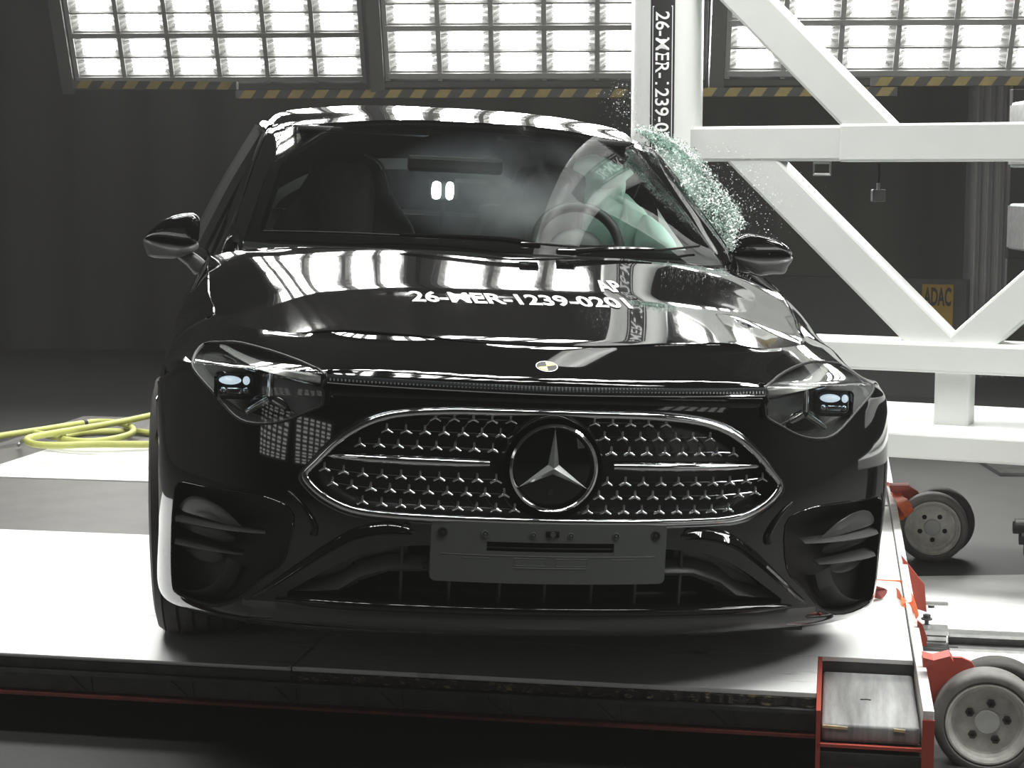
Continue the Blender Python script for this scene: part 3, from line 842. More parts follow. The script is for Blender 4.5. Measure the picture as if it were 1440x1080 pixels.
# glossy lower blade and grey lip
pts = [front(x, .2695 - .006 * abs(x / .6) ** 2, .002) for x in np.linspace(-.585, .585, 41)]
m = MB(); rows = []
for i, p in enumerate(pts):
    e = min(1, min(i, 40 - i) / 3.0) ** .5; hh = .011 * max(e, .15)
    rows.append([bend(p) + Vector((0, .03, hh * .9)), bend(p) + Vector((0, -.006, hh)), bend(p) + Vector((0, -.016, hh * .55)), bend(p) + Vector((0, -.016, -hh * .4)), bend(p) + Vector((0, -.004, -hh)), bend(p) + Vector((0, .02, -hh))])
m.grid(rows); m.build('lower_blade', GLOSS, car, smooth=True, angle=100)
m = MB(); rows = []
for x in np.linspace(-.66, .66, 47):
    k_ = min(1, max(.04, (.66 - abs(x)) / .2))
    rows.append([bend(front(x, z - .012 * max(0, abs(x) - .5) / .16, l)) for z, l in ((.262, .003 * k_), (.25, .008 * k_), (.232, .006 * k_), (.215, .004 * k_))] + [bend(front(x, .215)) + Vector((0, .03, -.008))])
m.grid(rows); m.build('bumper_lip', SATIN, car, smooth=True)
# plate carrier
pl = empty('number_plate_carrier'); pl.parent = car
PW, PH, PZ, PY = .518, .132, .4025, .006
def plate_pt(x, z, d): return Vector((x, PY + .35 * x * x + d, z))
prof = []
for (cx_, cz_, a0) in ((1, 1, 0), (-1, 1, 90), (-1, -1, 180), (1, -1, 270)):
    for k in range(5):
        a = math.radians(a0 + k * 22.5); prof.append((cx_ * (PW / 2 - .012) + .012 * math.cos(a), PZ + cz_ * (PH / 2 - .012) + .012 * math.sin(a)))
m = MB(); xs = sorted(set([round(x, 4) for x in list(np.linspace(-PW / 2, PW / 2, 27)) + [sg * (PW / 2 - e_) for sg in (-1, 1) for e_ in (.0008, .002, .004, .007, .012)]]))
SL = (-.139, .139, .407, .427)
def plate_cols():
    rows = []
    for x in xs:
        ex = PW / 2 - abs(x); r = .012; dz = (r - math.sqrt(max(0, r * r - (r - ex) ** 2))) if ex < r else 0
        rows.append((x, PZ - PH / 2 + dz, PZ + PH / 2 - dz))
    return rows
pcs = plate_cols()
for d, flip in ((0, 0), (.022, 1)):
    lo = [[plate_pt(x, a + (SL[2] - a) * t, d) for x, a, b in pcs] for t in (0, .5, 1)]
    hi = [[plate_pt(x, SL[3] + (b - SL[3]) * t, d) for x, a, b in pcs] for t in (0, .5, 1)]
    m.grid(lo); m.grid(hi)
    for s_ in (-1, 1):
        px = [x for x in xs if (x < SL[0] + 1e-6 if s_ < 0 else x > SL[1] - 1e-6)]
        m.grid([[plate_pt(x, z, d) for x in px] for z in (SL[2], SL[3])])
outl = [(x, b) for x, a, b in pcs] + [(x, a) for x, a, b in pcs[::-1]]
m.grid([[plate_pt(x, z, d) for x, z in outl] for d in (0, .022)], close=True)
m.build('carrier_plate', GREYBRACKET, pl, smooth=True, angle=40)
MB().grid([[plate_pt(x, z, .012) for x in np.linspace(SL[0], SL[1], 9)] for z in (SL[2] - .004, SL[3] + .004)]).build('slot_back', DARK, pl)
for z in (.4135,): MB().tube([plate_pt(x, z, .006) for x in np.linspace(SL[0] - .002, SL[1] + .002, 9)], .0022, 6).build('slot_rib', MATTE, pl)
for x, r in ((-.235, .011), (.233, .011), (-.144, .008), (.143, .008), (-.04, .007), (.042, .007)):
    c = plate_pt(x, PZ + .041, 0); sc_ = MB().lathe([(r, -.001), (r, .0025), (r * .8, .003), (r * .72, .001), (r * .35, .001), (r * .3, .0045), (.0001, .005)], Matrix.Translation(c) @ Matrix.Rotation(math.pi / 2, 4, 'X'), 24).build('screw_boss', MATTE if r > .009 else GREYBRACKET, pl, smooth=True)
c = plate_pt(.002, PZ + .044, 0)
MB().box(c, (.03, .006, .014), bev=.003).build('centre_clip', DARK, pl)
MB().cyl(c + Vector((0, .003, 0)), c + Vector((0, -.006, 0)), .006, n=16).build('centre_pin', SATIN, pl)
em = MB()
for z, x0, x1 in ((.397, -.235, .235), (.371, -.08, .08)):
    em.tube([plate_pt(x, z, .0003) for x in np.linspace(x0, x1, 9)], .0012, 5)
for x0, x1 in ((-.19, -.135), (.135, .19)): em.tube([plate_pt(x, .391, .0003) for x in (x0, x1)], .0010, 5)
for x0, x1 in ((-.08, -.012), (.012, .08)): em.tube([plate_pt(x, z, .0003) for x, z in ((x0, .376), (x1, .376), (x1, .392), (x0, .392))], .0010, 5, True)
em.build('raised_ribs', GREYBRACKET, pl)
for s_ in (-1, 1):                                     # parking sensors
    p = front(s_ * .312, .446); c = bend(p)
    n = (front(s_ * .312, .446, 1) - p)
    q = n.to_track_quat('Z', 'Y').to_matrix().to_4x4(); q.translation = c
    MB().lathe([(.0125, -.004), (.0125, .003), (.0115, .0045), (.010, .0035), (.0001, .004)], q, 28).build('parking_sensor', GLOSS, car, smooth=True)

# ---- side vents
for s_, key in ((-1, 'vent_l'), (1, 'vent_r')):
    vent = recess(INS[key], Vector((-s_ * .012, .065, 0))).build('side_vent', MATTE, car)
    q = POLYS[key]
    def vp(x, z, d): return bend(front(x * s_, z)) + Vector((0, d, 0))
    # two pointed fins
    for (zt_, x0, x1, th) in ((.402, .612, .845, .013), (.345, .66, .845, .011)):
        rows = []
        for t in np.linspace(0, 1, 9):
            x = x0 + (x1 - x0) * t; z = zt_ + .006 - .02 * t; h = th * min(1, .12 + t * 1.4)
            rows.append([vp(x, z + h, .05), vp(x, z + h * .5, .006), vp(x, z, -.006), vp(x, z - h * .5, .008), vp(x, z - h, .05)])
        MB().grid(rows).build('vent_fin', SATIN, vent, smooth=True, angle=60)
    # scoop shapes between the fins
    for poly, d, sm_ in (([(.664, .402), (.69, .428), (.73, .448), (.775, .457), (.815, .445), (.832, .412), (.75, .408)], .022, SATIN), ([(.69, .362), (.70, .386), (.83, .394), (.835, .368), (.76, .360)], .045, MATTE), ([(.715, .318), (.73, .338), (.83, .346), (.83, .32), (.79, .302), (.745, .302)], .05, MATTE)):
        rows = []
        P2 = [vp(x, z, d) for x, z in poly]
        nn = Vector((s_ * .35, -1, .15))
        MB().pillow(cr(P2, 4, True), nn, .005, 5).build('vent_scoop', sm_, vent, smooth=True)
    a_ = [vp(x, z, .018) for x, z in ((.70, .33), (.715, .29), (.75, .25), (.80, .225), (.842, .222))]
    m = MB(); m.grid([[p + Vector((0, -.002, .004)), p + Vector((-s_ * .03, .01, -.018)), p + Vector((-s_ * .05, .05, -.03))] for p in cr(a_, 4)])
    m.build('vent_duct', SATIN, vent, smooth=True)
    rim = [bend(front(x, z, .001)) for x, z in q]
    MB().tube(rim, .002, 8, True).build('vent_rim', GLOSS, vent, smooth=True)
    # raised brow blade beside the grille tip
    br = [front(s_ * x, z, .003) for x, z in ((.565, .508), (.545, .492), (.52, .462), (.506, .435), (.508, .418))]
    MB().tube([bend(p) for p in cr(br, 5)], [.0025 + .006 * (i / 20) for i in range(21)], 10).build('brow_blade', GLOSS, car, smooth=True)
for s_ in (-1, 1):                                     # ledge that rises from the corner along the top of the intake
    m = MB(); rows = []
    for x, z, w in ((.635, .262, .002), (.60, .288, .006), (.54, .336, .012), (.48, .383, .017), (.42, .421, .020), (.36, .437, .021), (.318, .440, .014), (.295, .441, .003)):
        p = bend(front(s_ * x, z)); q = bend(front(s_ * x, z + w)); o_ = Vector((0, -w * .95, 0))
        rows.append([q + Vector((0, .004, .002)), q + Vector((0, -.001, 0)), q.lerp(p + o_, .5) + Vector((0, .0, .0012)), p + o_, p + o_ * .75 + Vector((0, .002, -.006)), p + Vector((0, .004, -.012))])
    rr_ = [cr([r[k] for r in rows], 4) for k in range(6)]
    m.grid([list(t) for t in zip(*rr_)]); m.build('valance_ledge', PAINT, car, smooth=True, angle=50)

# ---- light band between the lamps
pts = [(x, .7525 + .004 * abs(x / .49)) for x in np.linspace(-.487, .487, 45)]
m = MB(); m.grid([[bend(front(x, z, l)) + Vector((0, 0, e)) for e, l in ((.0085, .001), (.0075, .007), (0, .010), (-.0055, .007), (-.0065, .001))] for x, z in pts])
band = m.build('light_band', mat('light_band_lens', (.05, .055, .06), .12), car, smooth=True, angle=50)
tick = MB()
for x in np.linspace(-.48, .48, 121): tick.bar(bend(front(x, .7515, .0085)), bend(front(x, .7595, .0075)), .003, .003)
t_ = tick.build('band_ribs', SILVER, band); t_['kind'] = 'stuff'
MB().tube([bend(front(x, z - .0085, .006)) for x, z in pts], .0025, 8).build('band_chrome_edge', CHROME, band, smooth=True)
MB().grid([[bend(front(x, .734 - .012 * abs(x) ** 2, l)) + Vector((0, 0, e)) for e, l in ((.011, .0015), (.009, .003), (-.009, .003), (-.011, .0015))] for x in np.linspace(-.485, .485, 41)]).build('band_lower_trim', GLOSS, band, smooth=True)

# ---- headlamps
LEDM = mat('led_reflector_optics', (0.75, 0.82, 0.88), 0.1, 1.0)
LEDON = mat('lit_led_lens', (0.8, 0.85, 0.9), 0.15, emit=(.72, .88, 1.0), estr=0.75, var=.5, scale=120)
for s_, key in ((-1, 'lamp_l'), (1, 'lamp_r')):
    hl = recess(INS[key], Vector((-s_ * .02, .075, .0))).build('headlamp', mat('lamp_housing', (.09, .092, .09), .35), car)
    sub(INS[key]).build('lamp_lens', LENSG, hl, smooth=True, angle=180)
    def lp(x, z, d): return bend(front(x * s_, z)) + Vector((-s_ * d * .25, d, 0))
    rimp = [bend(front(x, z, .0005)) for x, z in POLYS[key]]
    MB().tube(rimp, .0035, 8, True).build('lamp_gasket', MATTE, hl, smooth=True)
    # slanted daytime light guide along the top edge
    rows = []
    for t in np.linspace(0, 1, 13):
        x = .505 + (.745 - .505) * t; z = .752 + .034 * t - .004 * math.sin(t * 3.1); h = .0085 * (1 - .55 * t)
        rows.append([lp(x, z + h, .016), lp(x, z + h * .6, .008), lp(x, z - h, .008), lp(x, z - h * 1.2, .016)])
    MB().grid(rows).build('daytime_light', mat('light_guide', (.42, .42, .40), .25, 0.3), hl, smooth=True, angle=50)
    rows = []
    for t in np.linspace(0, 1, 13):
        x = .505 + .23 * t; z = .735 + .034 * t; rows.append([lp(x, z + .003, .02), lp(x, z, .014), lp(x, z - .003, .02)])
    MB().grid(rows).build('lamp_trim_line', DIMCHROME, hl, smooth=True)
    # projector module
    mc = (.706, .717)
    m = MB(); c = lp(mc[0], mc[1], .035)
    rows = []
    for k in range(2):
        pass
    def rr(w, h, r, y): 
        o = []
        for (cx_, cz_, a0) in ((1, 1, 0), (-1, 1, 90), (-1, -1, 180), (1, -1, 270)):
            for k in range(5):
                a = math.radians(a0 + 22.5 * k); o.append(c + Vector((cx_ * (w / 2 - r) + r * math.cos(a), y, cz_ * (h / 2 - r) + r * math.sin(a))))
        return o
    m.grid([rr(.090, .062, .012, .02), rr(.090, .062, .012, -.012), rr(.082, .055, .011, -.014), rr(.074, .047, .010, .0)], close=True)
    m.add(rr(.074, .047, .010, .004), [tuple(range(20))])
    mod = m.build('projector_module', GLOSS, hl, smooth=True, angle=40)
    led = MB()
    for (dx, dz, w, h) in ((-.010, .011, .050, .020), (.026, .011, .016, .020)):
        P2 = [c + Vector((dx + w / 2 * math.cos(a), -.004, dz + h / 2 * math.sin(a))) for a in np.linspace(0, 2 * math.pi, 17)[:-1]]
        led.pillow(P2, (0, -1, 0), .008, 4)
    led.build('lit_lens', LEDON, hl, smooth=True, angle=60); led = MB()
    led.box(c + Vector((0, -.006, -.013)), (.034, .006, .014), bev=.002)
    for dx in (-.026, .026):
        P2 = [c + Vector((dx + .009 * math.cos(a), -.004, -.013 + .009 * math.sin(a))) for a in np.linspace(0, 2 * math.pi, 17)[:-1]]
        led.pillow(P2, (0, -1, 0), .006, 4)
    led.build('led_lens', LEDM, hl, smooth=True, angle=60)
    # three-armed star ornament
    sc_ = lp(.617, .700, .030)
    for a, L in ((90, .058), (212, .062), (328, .062)):
        co, si = math.cos(math.radians(a)), math.sin(math.radians(a)); w = .0085
        def P(r, t, y): return sc_ + Vector((co * r - si * t, y, si * r + co * t))
        MB().tube([P(r, 0, -.004 - .006 * (1 - r / L)) for r in (.004, L * .35, L * .7, L)], [w * 1.05, w * .95, w * .85, w * .7], 10).build('star_arm', STARM, hl, smooth=True, angle=60)
    MB().cyl(sc_ + Vector((0, .01, 0)), sc_ + Vector((0, -.010, 0)), .009, .006, 16).build('star_hub', DIMCHROME, hl, smooth=True)
    P2 = [lp(x, z, .045) for x, z in ((.575, .672), (.60, .70), (.65, .70), (.675, .672), (.65, .658), (.60, .658))]
    MB().pillow(cr(P2, 5, True), (0, -1, 0), .010, 5).build('lower_reflector', GLOSS, hl, smooth=True)
    # upright divider post at the inner end
    MB().bar(bend(front(s_ * .488, .698, .004)), bend(front(s_ * .482, .772, .004)), .012, .008, .003, (0, 1, 0)).build('divider_post', GLOSS, hl, smooth=True)
    MB().bar(bend(front(s_ * .499, .70, .0)) + Vector((0, .006, 0)), bend(front(s_ * .498, .728, .0)) + Vector((0, .006, 0)), .006, .006, .001, (0, 1, 0)).build('chrome_tip', CHROME, hl)

# ---- round target sticker, lettering on the bonnet
tc_ = Cy(769, 516, .14)
def on_front(x, z, l): return bend(front(x, z, l))
tcx, tcz = 0.0, 0.0
best = min(((front(x, z), x, z) for x in np.linspace(-.05, .03, 17) for z in np.linspace(.775, .83, 45)), key=lambda q: (CAR_M @ q[0] - (lambda d: Vector((0, 0, CAMZ)) + d * ((CAR_M @ q[0]).y / d.y))(ray(769, 516))).length)
tcx = best[1]; ty = best[0].y
def disc(r, a): return (tcx + r * math.cos(a), ty + r * .93 * math.sin(a))
stk = empty('target_sticker'); stk.parent = car; stk['label'] = 'round yellow and black crash target sticker'
m = MB(); n = 40
m.add([top(tcx, ty, .0012)] + [top(*disc(.0245 * 1.0, 2 * math.pi * k / n), .0012) for k in range(n)], [(0, 1 + k, 1 + (k + 1) % n) for k in range(n)])
m.build('sticker_base', INK, stk)
m = MB(); m.grid([[top(*disc(r, 2 * math.pi * k / n), .0018) for k in range(n)] for r in (.0225, .0245)], close=True); m.build('white_ring', WHITEINK, stk)
for a0 in (.15, .15 + math.pi):
    m = MB(); m.add([top(tcx, ty, .002)] + [top(*disc(.020, a0 + .1 + 1.35 * k / 8), .002) for k in range(9)], [(0, 1 + k, 2 + k) for k in range(8)])
    m.build('yellow_quadrant', mat('target_yellow', (.85, .70, .22), .5), stk)
def hood_hit(u, v):
    o = CAR_I @ Vector((0, 0, CAMZ)); d = (CAR_I.to_3x3() @ ray(u, v)).normalized()
    h = BVH.ray_cast(o, d); return h[0]
def hood_text(txt, uv0, uv1, depth, name):             # baseline between two points of the bonnet
    a, b = hood_hit(*uv0), hood_hit(*uv1); L = (Vector((b.x, b.y)) - Vector((a.x, a.y))).length
    tv, tf = text_mesh(txt, L, depth, .025, 1); ux = (b - a); ux.z = 0; ux.normalize(); uy = Vector((-ux.y, ux.x, 0))
    vs = [a + ux * (x + L / 2) + uy * (y + depth / 2) for x, y in tv]
    MB().add([bend(top(p.x, p.y, .002)) for p in vs], tf).build(name, WHITEINK, car, fix=False)
hood_text('26-MER-1239-0201', (580, 425), (891, 435), .125, 'hood_lettering')
hood_text('AP', (846, 411), (879, 412), .10, 'hood_lettering')

# ---- windscreen, roof, pillars, glasshouse
XW = (0, .2, .4, .58, .70)
WB = [(0, 1.12, .992), (.2, 1.135, .992), (.4, 1.19, .990), (.58, 1.29, .986), (.705, 1.41, .987)]
WT = [(0, 1.95, 1.383), (.2, 1.97, 1.381), (.36, 2.03, 1.370), (.49, 2.11, 1.358), (.575, 2.18, 1.350)]
def mirror_row(R, n=49):
    full_ = np.array([(-x, y, z) for x, y, z in R[:0:-1]] + list(R)); return spline_mat(len(full_), n) @ full_
wb, wt = mirror_row(WB), mirror_row(WT)
def ws(t, j): 
    p = wb[j] * (1 - t) + wt[j] * t; b = math.sin(math.pi * t) * .010
    return bend((p[0], p[1] - b * .4, p[2] + b * .9))
N = 24
glass_rows = [[ws(t, j) for j in range(49)] for t in np.linspace(0, 1, N)]
MB().grid(glass_rows).build('windscreen', WSG, car, smooth=True, angle=180)
fr_ = MB(); e = Vector((0, .004, -.006))                # black printed border inside the glass
fr_.grid([[ws(t, j) + e for j in range(49)] for t in (0, .04, .08, .115)])
fr_.grid([[ws(t, j) + e for j in range(49)] for t in (.975, .99, 1)])
for js in ((0, 1, 2), (46, 47, 48)): fr_.grid([[ws(t, j) + e for j in js] for t in np.linspace(.1, .98, N)])
fr_.build('windscreen_border', GLOSS, car, smooth=True)
RT = [[(0, 1.95, 1.385), (.2, 1.97, 1.383), (.36, 2.03, 1.372), (.49, 2.11, 1.360), (.575, 2.18, 1.352), (.618, 2.23, 1.335)],
      [(0, 2.15, 1.410), (.2, 2.16, 1.408), (.36, 2.20, 1.397), (.49, 2.26, 1.384), (.585, 2.31, 1.368), (.630, 2.35, 1.345)],
      [(0, 2.5, 1.448), (.2, 2.5, 1.446), (.36, 2.5, 1.437), (.50, 2.52, 1.422), (.60, 2.54, 1.402), (.645, 2.55, 1.362)],
      [(0, 2.95, 1.455), (.2, 2.95, 1.453), (.36, 2.95, 1.443), (.50, 2.95, 1.425), (.60, 2.95, 1.394), (.643, 2.95, 1.352)],
      [(0, 3.35, 1.415), (.2, 3.35, 1.413), (.36, 3.35, 1.402), (.49, 3.35, 1.382), (.58, 3.36, 1.350), (.625, 3.38, 1.305)]]
R2 = np.array([mirror_row(r, 61) for r in RT])
R3 = np.einsum('ri,ijk->rjk', spline_mat(5, 49), R2)
m = MB(); m.grid([[bend(p) for p in r] for r in R3]); m.build('roof', PAINT, car, smooth=True, angle=180)
m = MB(); m.grid([[bend(p) + Vector((0, 0, -.03)) for p in r] for r in R3[::4]]); m.build('headliner', MATTE, car, smooth=True)
# rear window and boot
RWT = R3[-1]; RWB = mirror_row([(0, 4.28, 1.04), (.2, 4.27, 1.038), (.36, 4.24, 1.03), (.50, 4.18, 1.02), (.60, 4.1, 1.01), (.67, 4.0, .995)], 61)
MB().grid([[bend(RWT[j] * (1 - t) + RWB[j] * t + np.array((0, 0, .02 * math.sin(math.pi * t)))) for j in range(4, 57)] for t in np.linspace(.06, .94, 9)]).build('rear_window', SIDEG, car, smooth=True)
bt_ = mirror_row([(0, 4.68, 1.02), (.2, 4.67, 1.018), (.36, 4.66, 1.0), (.50, 4.65, .975), (.58, 4.66, .95), (.62, 4.68, .93)], 61)
m = MB(); m.grid([[bend(p) for p in r] for r in (RWB, RWB * .5 + bt_ * .5 + np.array((0, 0, .012)), bt_)]); m.build('boot_lid', PAINT, car, smooth=True)
for s_ in (-1, 1):
    # windscreen pillar
    po = [(.735, 1.46, .985), (.733, 1.53, 1.035), (.715, 1.66, 1.10), (.692, 1.80, 1.172), (.662, 1.98, 1.262), (.635, 2.12, 1.325), (.618, 2.23, 1.337)]
    pi_ = [(.700, 1.405, .983), (.688, 1.45, 1.01), (.668, 1.57, 1.075), (.645, 1.72, 1.145), (.618, 1.89, 1.232), (.595, 2.05, 1.305), (.575, 2.18, 1.352)]
    A, B = cr([bend((s_ * x, y, z)) for x, y, z in po], 5), cr([bend((s_ * x, y, z)) for x, y, z in pi_], 5)
    rows = []
    for p, q in zip(A, B):
        o_ = Vector((s_ * .012, .0, .012)); 
        rows.append([q + Vector((0, 0, -.01)), q.lerp(p, .3) + o_ * .8, q.lerp(p, .65) + o_, p, p + Vector((-s_ * .012, .05, -.02)), q + Vector((-s_ * .03, .05, -.05))])
    MB().grid(rows).build('windscreen_pillar', PAINT, car, smooth=True, angle=60)
    MB().tube([p + Vector((s_ * .003, -.002, .003)) for p in A[5:]], .004, 8).build('pillar_trim', CHROME if s_ > 0 else DIMCHROME, car, smooth=True)
    # roof rail and rear pillar
    rail = [bend((s_ * x, y, z)) for x, y, z in ((.622, 2.25, 1.335), (.648, 2.55, 1.355), (.646, 2.95, 1.345), (.63, 3.36, 1.30), (.68, 3.9, 1.08), (.72, 4.2, .97))]
    MB().tube(cr(rail, 6), .022, 10).build('roof_rail', PAINT, car, smooth=True)
    mid = [bend((s_ * x, y, z)) for x, y, z in ((.65, 2.62, 1.345), (.76, 2.60, 1.15), (.865, 2.58, .93))]
    MB().tube(cr(mid, 6), .035, 8).build('centre_pillar', MATTE, car, smooth=True)
    belt = [bend((s_ * x, y, z)) for x, y, z in ((.775, 1.48, .955), (.80, 1.7, .915), (.812, 2.2, .915), (.82, 2.6, .92), (.81, 3.4, .94), (.74, 4.15, .97))]
    bl = cr(belt, 6); rl = cr([bend((s_ * x, y, z)) for x, y, z in ((.735, 1.52, 1.02), (.695, 1.80, 1.17), (.648, 2.1, 1.31), (.648, 2.6, 1.355), (.635, 3.3, 1.31), (.715, 4.1, .98))], 6)
    MB().grid([[p + Vector((s_ * .03, 0, -.08)), p + Vector((s_ * .012, 0, 0)), p + Vector((-s_ * .03, 0, .004)), p + Vector((-s_ * .06, 0, -.08))] for p in bl]).build('door_shoulder', PAINT, car, smooth=True, angle=60)
    if s_ < 0: MB().grid([[p.lerp(q, t) for t in (0, .33, .66, 1)] for p, q in zip(bl, rl)]).build('side_window', SIDEG, car, smooth=True)
    else: MB().grid([[p.lerp(q, t) for t in (0, .33, .66, 1)] for p, q in zip(bl[13:], rl[13:])]).build('rear_side_window', SIDEG, car, smooth=True)
    # triangular panel at the foot of the pillar
    tri = [bend((s_ * x, y, z)) for x, y, z in ((.70, 1.38, .965), (.735, 1.52, 1.045), (.775, 1.62, 1.0), (.815, 1.62, .92), (.83, 1.50, .875), (.80, 1.39, .895))]
    MB().pillow(cr(tri, 3, True), (s_ * .6, -.5, .6), .006, 5).build('pillar_foot', PAINT, car, smooth=True)

# cowl, wipers
m = MB(); rows = []
for j in range(49):
    a = ws(0, j); x = a.x
    rows.append([a + Vector((0, .03, .012)), a + Vector((0, -.006, -.006)), a + Vector((0, -.022, -.016)), a + Vector((0, -.05, -.05))])
m.grid(rows); cowl = m.build('cowl_panel', mat('cowl_plastic', (.008, .008, .008), .75, spec=.15), car, smooth=True)
dots = MB()
for (u0, u1, v0, nr_) in ((545, 598, 352, 5), (612, 640, 354, 4), (655, 664, 355, 3), (680, 712, 354, 4), (735, 785, 360, 5)):
    for r in range(nr_):
        for u in range(u0, u1, 5):
            d_ = CAR_I.to_3x3() @ ray(u + (r % 2) * 2.5, v0 + r * 3.2); o_ = CAR_I @ Vector((0, 0, CAMZ))
            k = (1.10 - o_.y) / d_.y; p = o_ + d_ * k
            jj = min(range(49), key=lambda j: abs(ws(0, j).x - p.x)); a = ws(0, jj)
            q = Vector((p.x, a.y - .006 - .005 * r, a.z - .005 - .003 * r + .002))
            dots.cyl(q, q + Vector((0, -.001, .002)), .0022, n=6)
dd = dots.build('cowl_grille_dots', SATIN, cowl); dd['kind'] = 'stuff'
def wiper(pts, hub):
    w = empty('wiper'); w.parent = car
    P3 = [ws(t, j) + Vector((0, -.012, .014)) for t, j in pts]
    MB().tube(cr(P3, 6),   .0035, 6).build('wiper_blade', DARK, w, smooth=True)
    H = [ws(t, j) + Vector((0, -.02, .022 + l)) for t, j, l in hub]
    MB().tube(cr(H, 5), [.004 + .006 * (i / (5 * (len(H) - 1))) for i in range(5 * (len(H) - 1) + 1)], 8).build('wiper_arm', GLOSS, w, smooth=True)
    c = H[-1]; MB().box(c + Vector((-.012, -.006, .0)), (.055, .03, .016), bev=.005).build('wiper_joint', GLOSS, w)
wiper([(.075, 3), (.085, 12), (.075, 24), (.055, 31)], [(.07, 16, 0), (.06, 24, .004), (.03, 27, .004)])
wiper([(.045, 30), (.06, 38), (.10, 45)], [(.05, 38, 0), (.03, 34, .003), (.0, 29.999 and 30, .002)])

# ---- door mirrors
def slab(mb, P, n, th, back):
    P = [Vector(p) for p in P]; c = sum(P, Vector()) / len(P); n = Vector(n).normalized(); rows = []
    for r, h in ((.15, 1), (.55, .96), (.78, .82), (.91, .58), (.98, .28), (1, 0)): rows.append([c + (p - c) * r + n * th * h for p in P])
    for r, h in ((.98, .4), (.9, .8), (.6, 1), (.15, 1.02)): rows.append([c + (p - c) * r - n * back * h for p in P])
    o = len(mb.v); mb.grid(rows, 0, True); k = len(P)
    mb.add([], [tuple(range(o, o + k)), tuple(range(o + 9 * k + k - 1, o + 9 * k - 1, -1))][:0])
    mb.f += [tuple(range(o, o + k)), tuple(range(o + 10 * k - 1, o + 9 * k - 1, -1))]; mb.mi += [0, 0]
    return mb
MIR = ((-1, [(203, 335), (212, 323), (227, 312), (247, 304), (269, 301), (278, 305), (281, 314), (280, 331), (277, 341), (262, 343), (230, 339)],
        [(203, 335), (230, 339), (262, 343), (277, 341), (279, 350), (270, 354), (255, 360), (241, 362), (212, 360), (205, 352)],
        [(246, 357), (262, 352), (276, 357), (291, 371), (290, 386), (276, 388), (262, 373), (252, 365)]),
       (1, [(1024, 356), (1030, 338), (1044, 330), (1062, 332), (1080, 336), (1098, 343), (1110, 352), (1113, 360), (1096, 359), (1060, 359)],
        [(1024, 357), (1060, 359), (1096, 359), (1114, 361), (1108, 372), (1102, 383), (1084, 384), (1063, 386), (1046, 376), (1034, 368)],
        [(1020, 362), (1036, 361), (1050, 368), (1060, 380), (1050, 384), (1036, 380), (1024, 374)]))
for s_, capo, baso, stko in MIR:
    mr = empty('door_mirror'); mr.parent = car
    o3 = lambda pts, y: cr([Cy(u, v, y) for u, v in pts], 4, True)
    slab(MB(), o3(capo, 1.60), (-s_ * .15, -1, .25), .055, .05).build('mirror_cap', PAINT, mr, smooth=True, angle=80)
    slab(MB(), o3(baso, 1.605), (0, -1, -.15), .05, .05).build('mirror_base', SATIN, mr, smooth=True, angle=80)
    slab(MB(), o3(stko, 1.62), (0, -1, 0), .025, .03).build('mirror_stalk', SATIN, mr, smooth=True, angle=80)
    slab(MB(), [p + Vector((0, .052, 0)) for p in o3([(u + (q[0] - u) * .12, v + (q[1] - v) * .12) for q in [(sum(a for a, _ in capo) / len(capo), sum(b for _, b in capo) / len(capo))] for u, v in capo], 1.60)], (0, 1, 0), .004, .003).build('mirror_glass', CHROME, mr)

# ---- wheels (set back upright on the deck under the leaning body)
for sx, wy in WHEELS:
    wl = empty('wheel'); wl.parent = car
    c = CAR_M @ Vector((sx * .772, wy, .335)); c.z = DECK + .3385
    cl = CAR_I @ c
    wl.matrix_local = Matrix.Translation(cl) @ Matrix.Rotation(-ROLL, 4, 'Y') @ Matrix.Rotation(math.pi / 2, 4, 'Y')
    prof = [(.235, -.10), (.25, -.112), (.29, -.117), (.318, -.110), (.330, -.094)]
    tread = []
    for k in range(5):
        a, b = -.090 + k * .037, -.090 + k * .037 + .031
        tread += [(.325, a), (.333, a + .001), (.3335, b - .001), (.325, b)]
    prof = prof + tread + [(.330, .094), (.318, .110), (.29, .117), (.25, .112), (.235, .10)]
    MB().lathe(prof, None, 96).build('tyre', RUBBER, wl, smooth=True, angle=30)
    MB().lathe([(.235, -.10), (.228, -.09), (.21, -.02), (.21, .02), (.228, .09), (.235, .10)], None, 64).build('wheel_rim', SILVER, wl, smooth=True)
    m = MB()
    for k in range(5):
        a = 2 * math.pi * k / 5
        d = Vector((math.cos(a), math.sin(a), 0)); 
        m.bar(d * .05 + Vector((0, 0, sx * .07)), d * .215 + Vector((0, 0, sx * .075)), .05, .02, .004, (0, 0, 1))
    m.cyl((0, 0, sx * .05), (0, 0, sx * .085), .07, n=24); m.build('wheel_spokes', SILVER, wl)
MB().box((0, .87, .42), (1.52, .9, .45)).build('engine_bay_liner', DARK, car)
MB().box((0, .50, .19), (1.3, .5, .02)).build('undertray', MATTE, car)

